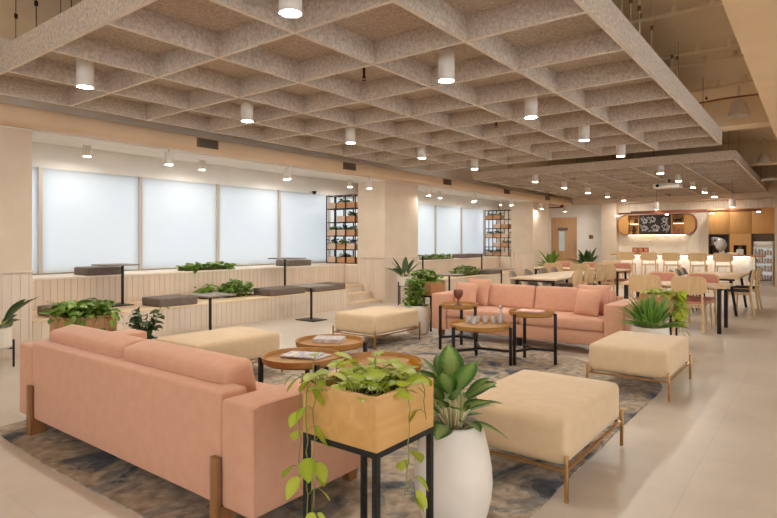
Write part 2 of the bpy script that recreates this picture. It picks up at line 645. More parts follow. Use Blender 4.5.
    def build(self, name, mat, parent=None, angle=38, loc=None):
        me = bpy.data.meshes.new(name)
        me.from_pydata([tuple(v) for v in self.v], [], self.f)
        me.materials.append(M[mat] if isinstance(mat, str) else mat)
        if self.c:
            at = me.color_attributes.new('leaf', 'FLOAT_COLOR', 'POINT')
            for i in range(len(self.v)):
                c = self.c.get(i, (1, 0.5, 0.5))
                at.data[i].color = (c[0], c[1], c[2], 1)
        if not self.c:
            bm = bmesh.new()
            bm.from_mesh(me)
            bmesh.ops.recalc_face_normals(bm, faces=bm.faces[:])
            bm.to_mesh(me)
            bm.free()
        me.polygons.foreach_set('use_smooth', [True] * len(me.polygons))
        me.update()
        if angle < 180:
            me.set_sharp_from_angle(angle=radians(angle))
        o = bpy.data.objects.new(name, me)
        COL.objects.link(o)
        if parent is not None:
            o.parent = parent
        if loc is not None:
            o.location = loc
        return o


def mb(fn, *a, **k):
    m = MB()
    getattr(m, fn)(*a, **k)
    return m


def tag(o, label, cat, group=None, kind=None):
    o['label'] = label
    o['category'] = cat
    if group:
        o['group'] = group
    if kind:
        o['kind'] = kind
    return o


def thing(name, label, cat, loc=(0, 0, 0), rotz=0.0, group=None):
    o = bpy.data.objects.new(name, None)
    o.empty_display_size = 0.1
    COL.objects.link(o)
    o.location = loc
    o.rotation_euler = (0, 0, rotz)
    return tag(o, label, cat, group)


def struct(name, m, mat, label=None, cat=None):
    o = m.build(name, mat)
    o['kind'] = 'structure'
    if label:
        o['label'] = label
        o['category'] = cat
    return o


def dup(root, loc, rotz, label, group=None):
    def cp(o, par):
        c = o.copy()
        COL.objects.link(c)
        c.parent = par
        for ch in o.children:
            cp(ch, c)
        return c
    r = cp(root, None)
    r.location = loc
    r.rotation_euler = (0, 0, rotz)
    r['label'] = label
    if group:
        r['group'] = group
    return r


def Rz(a, t=(0, 0, 0)):
    return Matrix.Translation(Vector(t)) @ Matrix.Rotation(a, 4, 'Z')


# ================================================================== THE ROOM
X0, X1, Y0, YW = -4.0, 22.05, -4.2, 10.2
struct('floor', mb('box2', (X0 - .2, Y0 - .2, -0.2), (22.6, 10.6, 0.0)), 'floor')
struct('ceiling', mb('box2', (X0 - .2, Y0 - .2, 3.9), (22.6, 10.6, 4.1)), 'slab')
def added_window_wall(name, along, c0, c1, fixed, spans, z0, z1, first):
    """wall behind or beside the camera; its glazed openings are added for fill daylight"""
    w_ = MB()
    def bx(a, b, za, zb):
        if along == 'X':
            w_.box2((a, fixed - 0.2, za), (b, fixed, zb))
        else:
            w_.box2((fixed - 0.2, a, za), (fixed, b, zb))
    bx(c0, c1, 0, z0)
    bx(c0, c1, z1, 3.9)
    p = c0
    for a, b in spans:
        bx(p, a, z0, z1)
        p = b
    bx(p, c1, z0, z1)
    struct(name, w_, 'paint')
    for k, (a, b) in enumerate(spans):
        f_ = MB()
        for q in (a, (a + b) / 2, b):
            e0, e1 = max(a, q - 0.03), min(b, q + 0.03)
            if along == 'X':
                f_.box2((e0, fixed - 0.12, z0), (e1, fixed - 0.06, z1))
            else:
                f_.box2((fixed - 0.12, e0, z0), (fixed - 0.06, e1, z1))
        o = struct('window_%d' % (first + k), f_, 'mull')  # added window, out of view, lets in fill daylight
        g = MB()
        if along == 'X':
            g.box2((a + .03, fixed - 0.095, z0), (b - .03, fixed - 0.088, z1))
        else:
            g.box2((fixed - 0.095, a + .03, z0), (fixed - 0.088, b - .03, z1))
        g.build('pane', 'glass', o)

added_window_wall('wall_back', 'Y', Y0 - .2, 10.6, X0, [(-3.4, -0.3), (0.1, 3.1), (3.5, 6.8)], 0.9, 2.8, 12)  # openings in both unseen walls added and sized to brighten the foreground
added_window_wall('wall_right', 'X', X0, 22.6, Y0, [(-3.2, 0.2), (0.8, 4.2), (4.8, 8.2), (8.8, 12.2)], 0.6, 2.8, 15)

# window wall: strip above the windows and the parapet below them
w = MB()
w.box2((X0, YW, 2.64), (22.6, YW + 0.35, 3.9))
w.box2((X0, YW + 0.06, 0.0), (22.6, YW + 0.35, 0.88))
w.box2((X0, YW, 0.88), (2.90, YW + 0.35, 2.64))
w.box2((20.55, YW, 0.88), (22.6, YW + 0.35, 2.64))
w.box2((11.90, YW, 0.88), (12.41, YW + 0.35, 2.64))
struct('wall_left', w, 'white_paint')

# alcove ceiling and header beam towards the lounge
struct('ceiling_alcove', mb('box2', (X0, 8.4, 3.05), (22.05, YW, 3.12)), 'white_paint')
h = MB()
h.box2((X0, 7.9, 2.82), (20.1, 8.4, 3.9))
struct('wall_header', h, 'white_paint')

# columns between the alcoves
def column(name, xa, xb, yb, nback=None):
    c = MB()
    c.box2((xa, 7.9, 0), (xb, yb, 2.82))
    if nback:
        c.box2((xb - 0.1, yb - 0.12, 0), (nback + 0.1, yb, 3.05))
        c.box2((nback, yb, 0), (nback + 0.1, YW - 0.03, 3.05))
    return struct(name, c, 'paint')

column('column', X0, 2.90, YW)
column('column', 10.20, 11.54, 8.72, 11.90)
column('column', 18.65, 20.10, 8.72, 20.60)
struct('wall_passage', mb('box2', (20.1, 8.8, 0), (22.05, 9.0, 3.05)), 'white_paint')

# wainscot boards on the columns with a small cap
def wainscot(idx, M4, L):
    t = MB()
    t.grooved(L, 0.0, 1.03, 0.098, 0.010, 0.008, M4)
    t.box((L / 2, -0.006, 1.044), (L, 0.044, 0.026), 0.0, M4)
    struct('trim_%d' % idx, t, 'beadboard')

wainscot(1, Matrix.Translation((X0, 7.884, 0)), 2.9 - X0)
wainscot(2, Matrix.Translation((10.184, 7.884, 0)), 11.54 - 10.184)
wainscot(3, Rz(-pi / 2, (10.184, 8.72, 0)), 0.82)
wainscot(4, Matrix.Translation((18.634, 7.884, 0)), 20.1 - 18.634)
wainscot(5, Rz(-pi / 2, (18.634, 8.72, 0)), 0.82)

# baseboard
struct('baseboard_left', mb('box2', (X0, 7.868, 0), (2.9, 7.883, 0.03)), 'paint')

# door wall at the far end, pilaster and kitchen wall
w = MB()
w.box2((X1, 6.0, 0), (X1 + 0.3, 7.52, 3.9))
w.box2((X1, 8.56, 0), (X1 + 0.3, 10.6, 3.9))
w.box2((X1, 7.52, 2.38), (X1 + 0.3, 8.56, 3.9))
struct('wall_far', w, 'white_paint')
struct('wall_pilaster', mb('box2', (21.7, 5.95, 0), (X1, 6.48, 2.83)), 'paint')
k = MB()
k.box2((X1 + .02, Y0, 0), (X1 + 0.3, 5.95, 3.9))
struct('wall_kitchen', k, 'paint')
k = MB()
k.grooved(5.95 - 1.05, 0.0, 2.83, 0.075, 0.016, 0.012, Rz(-pi / 2, (X1, 5.95, 0)))
struct('trim_6', k, 'tile')
struct('ceiling_bulkhead', mb('box2', (21.65, Y0, 2.83), (X1, 8.8, 3.9)), 'paint')
struct('wall_return', mb('box2', (21.0, 0.70, 0), (X1, 1.05, 2.83)), 'paint')

# beams under the slab
struct('ceiling_beam', mb('box2', (X0, -0.75, 3.2), (21.65, 0.565, 3.9)), 'beam')
b = MB()
b.box2((11.3, 0.565, 3.42), (11.8, 7.9, 3.9))
struct('ceiling_beam', b, 'slab')
b = MB()
b.box2((16.6, 0.565, 3.35), (17.1, 7.9, 3.9))
struct('ceiling_beam', b, 'slab')

# windows: mullions, panes and blinds
BAYS = [(2.92, 3.85), (3.85, 5.57), (5.57, 7.29), (7.29, 9.01), (9.01, 10.73), (10.73, 11.86),
        (12.45, 14.17), (14.17, 15.89), (15.89, 17.61), (17.61, 19.33), (19.33, 20.55)]
for i, (a, c) in enumerate(BAYS):
    fr = MB()
    fr.box2((a - 0.03, YW - 0.06, 0.885), (a + 0.03, YW + 0.10, 2.64))
    fr.box2((a + 0.04, YW + 0.02, 0.88), (c - 0.04, YW + 0.10, 0.92))
    fr.box2((a + 0.04, YW + 0.02, 2.60), (c - 0.04, YW + 0.10, 2.64))
    win = struct('window_%d' % (i + 20), fr, 'mull')
    mb('box2', (a + 0.04, YW + 0.075, 0.92), (c - 0.04, YW + 0.083, 2.60)).build('pane', 'glass', win)
ORD = ['first', 'second', 'third', 'fourth', 'fifth', 'sixth', 'seventh', 'eighth', 'ninth', 'tenth']
for i, (a, c) in enumerate(BAYS):
    if i == 0:
        lab = 'white roller blind showing only as a bright sliver beside the left wall'
    elif i == 5:
        lab = 'white roller blind glimpsed through the nearer black plant shelf'
    elif i == 6:
        lab = 'white roller blind just beyond the middle column, hidden behind it'
    elif i == 10:
        lab = 'white roller blind glimpsed through the farther black plant shelf'
    elif i < 5:
        lab = 'wide drawn white roller blind, %s from the left in the near alcove' % ORD[i - 1]
    else:
        lab = 'drawn white roller blind, %s visible from the left in the far alcove' % ORD[i - 7]
    t = thing('roller_blind', lab, 'blind', (a, YW - 0.02, 0.89), 0, 'roller blinds over the windows')
    mb('box2', (0.032, -0.002, 0.0), (c - a - 0.032, 0.002, 1.745)).build('blind_cloth', 'blind', t)
    mb('cyl', (0.038, 0.0, 0.012), (c - a - 0.038, 0.0, 0.012), 0.011, seg=8).build('bottom_bar', 'white_metal', t)

# door in the far wall
d = MB()
d.box2((X1 - 0.01, 7.52, 0), (X1 + 0.12, 7.56, 2.38))
d.box2((X1 - 0.01, 8.52, 0), (X1 + 0.12, 8.56, 2.38))
d.box2((X1 - 0.01, 7.56, 2.34), (X1 + 0.12, 8.52, 2.38))
door = struct('door_1', d, 'door_wood')
lf = MB()
lf.box2((X1 + 0.03, 7.56, 0.01), (X1 + 0.075, 8.02, 2.34))
lf.box2((X1 + 0.03, 8.26, 0.01), (X1 + 0.075, 8.52, 2.34))
lf.box2((X1 + 0.03, 8.02, 0.01), (X1 + 0.075, 8.26, 1.05))
lf.box2((X1 + 0.03, 8.02, 1.83), (X1 + 0.075, 8.26, 2.34))
lf.build('door_leaf', 'door_wood', door)
mb('box2', (X1 + 0.045, 8.02, 1.05), (X1 + 0.06, 8.26, 1.83)).build('vision_pane', m_noise('frosted_pane', (206, 222, 232), (226, 236, 242), 4, 0.3), door)
hd = MB()
hd.cyl((X1 - 0.03, 7.66, 0.95), (X1 - 0.03, 7.66, 1.45), 0.014, seg=8)
hd.cyl((X1 - 0.03, 7.66, 1.0), (X1 + 0.03, 7.66, 1.0), 0.008, seg=6)
hd.cyl((X1 - 0.03, 7.66, 1.4), (X1 + 0.03, 7.66, 1.4), 0.008, seg=6)
hd.build('door_handle', 'steel', door)
sg = thing('door_sign', 'small plum name plaque above the slim door window', 'sign', (X1 + 0.03, 8.1, 1.87))
mb('box2', (-0.006, -0.2, 0), (0.0, 0.2, 0.1), 0.001).build('plaque', 'plaque', sg)
lt = MB()
for i in range(5):
    y = 0.14 - i * 0.07
    lt.box2((-0.008, y - 0.022, 0.03), (-0.006, y - 0.012, 0.07))
    lt.box2((-0.008, y + 0.008, 0.03), (-0.006, y + 0.018, 0.07))
    lt.box2((-0.008, y - 0.012, 0.045 + 0.02 * (i % 2)), (-0.006, y + 0.008, 0.053 + 0.02 * (i % 2)))
lt.build('lettering', 'chalk', sg)
sw = thing('wall_switch', 'small brown square switch plate on the white wall right of the door', 'switch', (X1, 6.98, 1.52))
mb('box2', (-0.012, -0.09, 0), (0, 0.07, 0.15), 0.003).build('plate', m_flat('brown_plate', (150, 96, 60)), sw)
mb('box2', (-0.018, -0.05, 0.03), (-0.012, 0.03, 0.12), 0.002).build('rocker', m_flat('brown_rocker', (120, 74, 48)), sw)

# ================================================================== ALCOVE PLATFORMS
def platform(label, xa, xe, xt, nt_=0.0):
    """two timber-clad seating tiers: xa..xe lower tier, xa..xt upper tier; nt_ = width lost to the column wall at the back"""
    t = thing('seating_platform', label, 'platform', (xa, 7.92, 0))
    L, L2 = xe - xa, xt - xa
    lo = MB()
    lo.grooved(L, 0, 0.385, 0.098, 0.010, 0.008)
    lo.box2((0.0, 0.016, 0), (L, 0.66, 0.385))
    lo.box2((nt_, 0.66, 0), (L, 1.2, 0.385))
    lo.build('lower_cladding', 'beadboard', t)
    tr = MB()
    tr.box2((0, -0.012, 0.385), (L, 0.66, 0.41), 0.003)
    tr.box2((nt_, 0.66, 0.385), (L, 1.23, 0.41))
    tr.build('lower_tread', 'tread', t)
    up = MB()
    up.grooved(L2 - nt_, 0.41, 0.845, 0.098, 0.010, 0.008, Matrix.Translation((nt_, 1.23, 0)))
    up.box2((nt_, 1.246, 0.0), (L2 + 0.5, 2.26, 0.845))
    up.box2((L2 - 0.02, 0.82, 0.0), (L2 + 0.5, 1.26, 0.845))
    up.build('upper_cladding', 'beadboard', t)
    tp = MB()
    tp.box2((nt_, 1.215, 0.845), (L2, 2.27, 0.875), 0.004)
    tp.box2((L2, 0.82, 0.845), (L2 + 0.5, 2.27, 0.875), 0.004)
    tp.build('upper_top', 'sill', t)
    return t


def steps(label, xa, xb):
    t = thing('wooden_steps', label, 'steps', (xa, 7.95, 0))
    L = xb - xa
    for k in range(3):
        z = 0.085 + 0.158 * k
        y = 0.30 * k
        if y > 1.15:
            break
        mb('box2', (0.0, y + 0.02, 0 if k == 0 else z - 0.158), (L, 1.17, z - 0.02)).build('riser', 'beadboard', t)
        mb('box2', (0.0, y, z - 0.02), (L, 1.17, z + 0.005), 0.003).build('tread', 'tread', t)
    return t

platform('cream board-clad two-tier seating platform under the near windows', 2.92, 8.96, 10.22)
platform('cream board-clad two-tier seating platform under the far windows', 11.56, 17.45, 18.66, 0.46)
steps('pale wooden steps rising between the near platform and the middle column', 8.98, 10.17)
steps('pale wooden steps rising beside the far platform and the far column', 17.47, 18.62)


def pad(x0, x1, y0, y1, z, label, hgt=0.13):
    t = thing('bench_cushion', label, 'cushion', ((x0 + x1) / 2, (y0 + y1) / 2, z), 0, 'grey bench cushions on the seating tiers')
    m = MB()
    m.rbox((0, 0, hgt / 2), (x1 - x0, y1 - y0, hgt), 0.022, 10, (0, 0, 0.006))
    m.build('pad', 'bench_pad', t)
    s_ = MB()
    s_.tube([(x, y, hgt - 0.022) for x, y in [((x0 - x1) / 2 + .004, (y0 - y1) / 2 + .004), ((x1 - x0) / 2 - .004, (y0 - y1) / 2 + .004), ((x1 - x0) / 2 - .004, (y1 - y0) / 2 - .004), ((x0 - x1) / 2 + .004, (y1 - y0) / 2 - .004), ((x0 - x1) / 2 + .004, (y0 - y1) / 2 + .004)]], 0.004, 5)
    s_.build('piping', 'bench_pad', t)
    return t

pad(4.15, 4.72, 9.17, 9.64, 0.876, 'grey-brown cushion on the upper tier behind the leftmost tall table')
pad(3.18, 3.80, 7.96, 8.50, 0.411, 'grey-brown cushion on the lower tier behind the bushy wooden planter')
pad(4.68, 5.34, 7.96, 8.50, 0.411, 'grey-brown cushion on the lower tier left of the first low laptop table')
pad(6.86, 7.74, 7.96, 8.46, 0.411, 'grey-brown cushion on the lower tier right of the long leafy trough')
pad(7.98, 8.92, 7.96, 8.46, 0.411, 'grey-brown cushion at the right end of the near lower tier by the steps')
pad(8.42, 9.10, 9.17, 9.62, 0.876, 'grey-brown cushion on the upper tier behind the second tall table')
pad(16.05, 17.25, 9.17, 9.62, 0.876, 'grey-brown cushion on the far alcove upper tier')
pad(15.45, 16.35, 7.96, 8.46, 0.411, 'grey-brown cushion on the far alcove lower tier right of its plants')


def pedestal(x, y, z, hgt, w, label, group, off=(0.1, 0.0), base=(0.36, 0.46)):
    t = thing('laptop_table', label, 'table', (x, y, z), 0, group)
    m = MB()
    m.box2((-w / 2, -w / 2, hgt - 0.022), (w / 2, w / 2, hgt), 0.005)
    m.build('tabletop', 'dark_top', t)
    mb('cyl', (off[0], off[1], 0.01), (off[0], off[1], hgt - 0.022), 0.022, seg=14).build('post', 'black', t)
    mb('box2', (-base[0] / 2, -base[1] / 2, 0.0), (base[0] / 2, base[1] / 2, 0.012), 0.003).build('base_plate', 'black', t)
    return t

G_L, G_T = 'low laptop tables on the floor', 'tall laptop tables on the lower tier'
pedestal(5.07, 7.20, 0.0, 0.63, 0.50, 'dark square laptop table behind the beige ottoman nearest the pink sofa back', G_L, (-0.02, 0.02))
pedestal(7.22, 7.28, 0.0, 0.63, 0.60, 'dark square laptop table in front of the near platform, its whole base visible', G_L, (0.03, 0.03))
pedestal(11.42, 6.98, 0.0, 0.64, 0.60, 'dark square laptop table right behind the far pink sofa, beside the hanging planter', G_L)
pedestal(14.75, 7.25, 0.0, 0.63, 0.60, 'dark square laptop table farthest away, next to the grey dining chairs', G_L)
pedestal(4.44, 8.84, 0.411, 0.65, 0.52, 'dark square table on the near lower tier, leftmost, before the windows', G_T, (0.10, -0.02))
pedestal(7.95, 8.72, 0.411, 0.67, 0.56, 'dark square table on the near lower tier towards the steps', G_T, (-0.06, 0.0))
pedestal(12.70, 8.60, 0.411, 0.64, 0.46, 'dark square table on the far lower tier, just beyond the middle column', G_T)
pedestal(16.10, 8.60, 0.411, 0.62, 0.46, 'dark square table on the far lower tier in front of the far cushion', G_T)


def bush(m, n, sx, sy, h, L=(0.07, 0.13), Wd=0.06, shape='ovate', z0=0.0, droop=0.7, stems=None, hang=0.0):
    for _ in range(n):
        x, y = random.uniform(-sx, sx), random.uniform(-sy, sy)
        zz = z0 + h * random.random() ** 0.7 * (1 - 0.5 * (abs(x) / sx) ** 2)
        a = random.uniform(0, 2 * pi)
        el = random.uniform(-0.3, 0.9)
        d = (cos(a) * cos(el), sin(a) * cos(el), sin(el))
        l = random.uniform(*L)
        m.leaf((x, y, zz), d, l, l * Wd / 0.1 * random.uniform(0.85, 1.2), droop, shape, random.uniform(-0.5, 0.5), 0.18, 4)
        if stems is not None and random.random() < 0.5:
            stems.tube([(x * 0.6, y * 0.6, 0.0), (x * 0.8, y * 0.8, zz * 0.6), (x, y, zz)], 0.003, 4)


def trough(x0, x1, y, z, h, n, label, leaf='l_bush'):
    t = thing('trough_plants', label, 'plants', ((x0 + x1) / 2, y, z), 0, 'leafy troughs set into the seating tiers')
    L = x1 - x0
    mb('box2', (-L / 2, -0.14, 0), (L / 2, 0.14, 0.022)).build('soil', 'soil', t)
    f, s_ = MB(), MB()
    bush(f, n, L / 2, 0.17, h, (0.08, 0.16), 0.055, 'ovate', 0.01, 0.8, s_)
    s_.build('stems', 'stem', t, 180)
    f.build('foliage', leaf, t, 180)

trough(5.92, 6.95, 9.34, 0.876, 0.10, 230, 'low row of pale green leaves on the near upper tier')
trough(6.22, 6.84, 8.55, 0.411, 0.26, 230, 'thick leafy trough between two cushions on the near lower tier')
trough(5.82, 6.16, 8.66, 0.411, 0.22, 60, 'small leafy clump on the near lower tier behind the first low table')
trough(13.9, 15.45, 9.34, 0.876, 0.12, 180, 'low row of leaves on the far upper tier')
trough(14.0, 15.35, 8.35, 0.411, 0.26, 220, 'leafy trough on the far lower tier behind the pink sofa')


# ------------------------------------------------------------------ plant shelves
def plant_shelf(label, x, y0, y1, bays, boxes, plants):
    t = thing('plant_shelf', label, 'shelf', (x, y0, 0.876))
    L, D, Hh, lv = y1 - y0, 0.30, 1.70, 5
    e = 0.022
    for xx in (0.0, D):
        for k in range(bays + 1):
            yy = L * k / bays
            mb('box', (xx, yy, Hh / 2), (e, e, Hh)).build('post', 'black', t)
    for k in range(lv + 1):
        z = Hh * k / lv
        z = min(max(z, e / 2), Hh - e / 2)
        m = MB()
        for xx in (0.0, D):
            m.box((xx, L / 2, z), (e * 0.9, L, e * 0.9))
        for q in range(bays + 1):
            m.box((D / 2, L * q / bays, z), (D, e * 0.9, e * 0.9))
        if k == 0:
            m.box((D / 2, L / 2, z), (D, L, 0.012))
        m.build('shelf_rail', 'black', t)
    bw = L / bays
    for (lev, c, wide, mat) in boxes:
        z = Hh * lev / lv + 0.012
        yc = bw * (c + wide / 2)
        nm = {'pale_box': 'pale', 'orange_box': 'honey-coloured'}[mat]
        b = thing('shelf_box', '%s box on the %s shelf up, %s from right, %s plant shelf' % (nm, ORD[lev], ORD[int(c)], 'nearer' if 'near' in label.split(',')[1] else 'farther'), 'box', (x + D / 2, y0 + yc, 0.876 + z), 0, 'wooden boxes on the plant shelves')
        w_ = bw * wide - 0.03
        m = MB()
        hh = 0.145
        m.box2((-D / 2 + .02, -w_ / 2, 0), (D / 2 - .02, w_ / 2, 0.012))
        m.box2((-D / 2 + .02, -w_ / 2, 0.012), (-D / 2 + .032, w_ / 2, hh))
        m.box2((D / 2 - .032, -w_ / 2, 0.012), (D / 2 - .02, w_ / 2, hh))
        m.box2((-D / 2 + .032, -w_ / 2, 0.012), (D / 2 - .032, -w_ / 2 + .012, hh))
        m.box2((-D / 2 + .032, w_ / 2 - .012, 0.012), (D / 2 - .032, w_ / 2, hh))
        m.build('box_body', mat, b)
        if (lev, c) in plants:
            mb('box2', (-D / 2 + .034, -w_ / 2 + .014, 0.013), (D / 2 - .034, w_ / 2 - .014, 0.12)).build('soil', 'soil', b)
            f = MB()
            bush(f, 60, D / 2 - 0.03, w_ / 2 - 0.01, 0.12, (0.06, 0.11), 0.06, 'ovate', 0.11, 0.8)
            f.build('foliage', 'l_dark' if (lev + int(c)) % 2 else 'l_bush', b, 180)
    return t

plant_shelf('black metal plant shelf, at the right end of the near windows', 10.36, 8.94, 9.90, 3,
            [(0, 0, 1, 'orange_box'), (0, 1, 1, 'orange_box'), (0, 2, 1, 'pale_box'), (1, 0, 1, 'pale_box'), (1, 1, 1, 'orange_box'), (1, 2, 1, 'pale_box'),
             (2, 0, 1, 'orange_box'), (2, 1, 1, 'pale_box'), (2, 2, 1, 'pale_box'), (3, 0, 1, 'orange_box'), (3, 1, 1, 'pale_box'),
             (4, 0, 1, 'orange_box'), (4, 1, 1, 'orange_box'), (4, 2, 1, 'pale_box')],
            {(0, 1), (1, 0), (1, 1), (1, 2), (2, 0), (2, 1), (2, 2), (3, 0), (4, 1)})
plant_shelf('black metal plant shelf, at the right end of the far windows', 18.84, 8.60, 9.86, 4,
            [(0, 0, 1, 'orange_box'), (0, 1, 1, 'pale_box'), (0, 2, 1, 'orange_box'), (0, 3, 1, 'pale_box'), (1, 0, 1, 'pale_box'), (1, 1, 1, 'orange_box'), (1, 2, 1, 'pale_box'),
             (2, 0, 1, 'pale_box'), (2, 1, 1, 'pale_box'), (2, 2, 1, 'orange_box'), (2, 3, 1, 'pale_box'), (3, 1, 1, 'orange_box'), (3, 2, 1, 'pale_box'),
             (4, 0, 1, 'pale_box'), (4, 2, 1, 'orange_box'), (4, 3, 1, 'orange_box')],
            {(0, 0), (0, 2), (0, 3), (1, 1), (1, 0), (2, 0), (2, 2), (2, 3), (4, 2), (4, 3)})

# ================================================================== CEILING RAFTS
M['felt_lit_edge'] = m_noise('bounce_lit_felt', (222, 208, 190), (236, 222, 206), 40, 0.95, spec=0.1)  # lighter felt tone, floor bounce light painted into the bottom faces


def paint_lit_edge(o):
    o.data.materials.append(M['felt_lit_edge'])
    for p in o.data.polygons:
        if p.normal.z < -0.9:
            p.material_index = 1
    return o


def raft(label, x0, x1, y0, y1, nx, ny, bd=0.20):
    t = thing('ceiling_raft', label, 'ceiling raft', (x0, y0, 3.0))
    LX, LY = x1 - x0, y1 - y0
    mb('box2', (0, 0, bd), (LX, LY, bd + 0.025)).build('backing_panel', 'felt', t)
    th = 0.034
    for k in range(ny + 1):
        y = LY * k / ny
        out = k in (0, ny)
        z1 = bd + 0.04 if out else bd
        yy = th / 2 if k == 0 else (LY - th / 2 if k == ny else y)
        if k == 0:
            yy = -th / 2
        if k == ny:
            yy = LY + th / 2
        paint_lit_edge(mb('box', (LX / 2, yy, z1 / 2), (LX + 2 * th if out else LX, th, z1)).build('edge_board' if out else 'baffle', 'felt', t))
    for k in range(nx + 1):
        x = LX * k / nx
        out = k in (0, nx)
        z1 = bd + 0.04 if out else bd
        xx = -th / 2 if k == 0 else (LX + th / 2 if k == nx else x)
        paint_lit_edge(mb('box', (xx, LY / 2, z1 / 2 + (0 if out else 0.0012)), (th, LY, z1)).build('edge_board' if out else 'baffle', 'felt', t))
    for ix in range(0, nx + 1, 2):
        for yy in (0.10, LY * 0.33, LY * 0.66, LY - 0.10):
            x = min(max(LX * ix / nx, 0.05), LX - 0.05)
            mb('cyl', (x, yy, bd + 0.025), (x, yy, 0.9), 0.004, seg=5).build('suspension_cable', 'grille', t)
    return t

raft('large coffered grey felt ceiling raft over the sofas', 2.0, 10.55, 1.27, 6.92, 9, 6)
raft('coffered grey felt ceiling raft farther away over the dining tables', 12.65, 21.6, 1.28, 6.92, 9, 6, 0.14)


def can_light(name, label, loc, r, hgt, lens, group, cord=0.0):
    t = thing(name, label, 'ceiling light', loc, 0, group)
    m = MB()
    m.lathe([(r * 0.86, 0.004), (r, 0.0), (r, hgt), (r * 0.9, hgt), (0.0, hgt)], seg=20, close=False)
    m.lathe([(r * 0.86, 0.004), (r * 0.80, 0.003)], seg=20, close=False)
    m.build('housing', 'white_metal', t)
    d = MB()
    d.prism([(r * 0.80 * cos(2 * pi * k / 12), r * 0.80 * sin(2 * pi * k / 12)) for k in range(12)], 0.001, 0.005)
    o = d.build('lens', lens, t)
    if cord:
        mb('cyl', (0, 0, hgt), (0, 0, hgt + cord), 0.004, seg=5).build('cord', 'black', t)
        mb('cyl', (0, 0, hgt + cord - 0.02), (0, 0, hgt + cord), 0.035, seg=12).build('canopy', 'white_metal', t)
    else:
        mb('cyl', (0, 0, hgt - 0.004), (0, 0, hgt + 0.02), r * 0.7, seg=14).build('mount', 'black', t)
    return t

GL = 'white cylinder downlights on the felt rafts'
for i in range(5):
    for yy, row in ((5.51, 'window-side'), (2.683, 'kitchen-side')):
        x = 2.0 + 0.95 * (2 * i + 0.5)
        can_light('ceiling_downlight', 'white downlight, %s from the camera, %s row, nearer raft' % (ORD[i], row), (x, yy, 2.88), 0.075, 0.30, 'lens', GL)
        x = 12.65 + 0.9944 * (2 * i + 0.5)
        can_light('ceiling_downlight', 'white downlight, %s from the camera, %s row, farther raft' % (ORD[i], row), (x, yy, 2.88), 0.075, 0.24, 'lens', GL)
GP = 'pendant spots along the header beam'
for i, x in enumerate((4.62, 6.97, 9.29, 11.6, 13.94, 16.3, 18.7, 21.0)):
    can_light('pendant_spot', 'small white pendant spot hanging before the header beam, %s from the left' % ORD[i], (x * 1.008, 7.68, 2.56), 0.062, 0.19, 'lens_p', GP, 0.072)
GA = 'small downlights on the alcove ceilings'
for i, x in enumerate((4.30, 6.46, 8.63, 10.8)):
    can_light('alcove_downlight', 'small white downlight on the near alcove ceiling, %s from the left' % ORD[i], (x, 9.5, 2.81), 0.06, 0.22, 'lens', GA)
for i, x in enumerate((15.11, 17.26, 19.4)):
    can_light('alcove_downlight', 'small white downlight on the far alcove ceiling, %s from the left' % ORD[i], (x, 9.5, 2.79), 0.06, 0.24, 'lens', GA)

# ------------------------------------------------------------------ duct, conduits and other ceiling services
t = thing('air_duct', 'long cream air duct running along the header beam over the alcoves', 'duct', (X0 + 0.05, 7.70, 2.82))
m = MB()
m.box((13.0, 0, 0.115), (25.0, 0.36, 0.23), 0.085, seg=4)
m.build('duct_body', 'duct', t)
for x in (5.21, 8.53, 12.3, 15.77, 19.0):
    lx = x - (X0 + 0.05)
    g = MB()
    g.box2((lx - 0.19, -0.200, 0.045), (lx + 0.19, -0.178, 0.185), 0.004)
    g = g.build('grille', 'grille', t)
    sl = MB()
    for k in range(5):
        sl.box2((lx - 0.165, -0.208, 0.064 + k * 0.024), (lx + 0.165, -0.199, 0.074 + k * 0.024))
    sl.build('louvres', m_flat('louvre_dark', (70, 58, 48), 0.5) if 'louvre_dark' not in bpy.data.materials else bpy.data.materials['louvre_dark'], g)

for i, (x, z) in enumerate(((6.52, 3.82), (7.96, 3.80), (8.55, 3.82), (9.88, 3.78))):
    c = MB()
    c.cyl((0, -0.12, 0), (0, 6.6, 0), 0.022, seg=8)
    t = thing('conduit', '%s painted conduit across the open ceiling gap, counted from the camera' % ORD[i], 'conduit', (x, 0.70, z), 0, 'conduits under the slab')
    c.build('tube', 'slab', t)
    cl = MB()
    for y in (0.15, 2.0, 4.0, 6.0):
        cl.box((0, y, 0.05), (0.05, 0.03, 0.10 + 2 * (3.90 - z - 0.10)))
    for y in (0.15, 0.5, 2.0, 4.0, 6.0):
        mb('box2', (-0.03, y - 0.02, -0.03), (0.03, y + 0.02, 3.9 - z)).build('clip', 'slab', t)
t = thing('sprinkler_pipe', 'thin red-brown pipe crossing the open ceiling gap', 'pipe', (10.2, 0.62, 3.66))
mb('tube', [(0, 0, 0), (0.02, 0.5, 0.01), (0.0, 1.2, -0.03), (0, 3, -0.03)], 0.014, 8).build('pipe', m_flat('pipe_red', (150, 84, 58)), t)
for y in (0.1, 2.4):
    mb('cyl', (0, y, 0), (0, y, 0.24), 0.006, seg=6).build('hanger', 'slab', t)
gr = 'threaded rods over the ceiling gap'
for i, (x, y) in enumerate(((4.88, 1.11), (5.24, 1.0), (5.65, 1.14), (5.45, 0.93), (6.03, 0.95), (7.11, 1.05), (7.2, 1.12), (9.49, 1.12))):
    t = thing('hanger_rod', 'thin steel hanger rod in the ceiling gap, %s from the camera' % ORD[i], 'rod', (x, max(y, 1.29) + 0.02 * (i % 3), 3.226), 0, gr)
    mb('cyl', (0, 0, 0), (0, 0, 0.674), 0.004, seg=5).build('rod', 'slab', t)
    mb('cyl', (0, 0, 0.30), (0, 0, 0.34), 0.016, seg=8).build('coupler', 'grille', t)
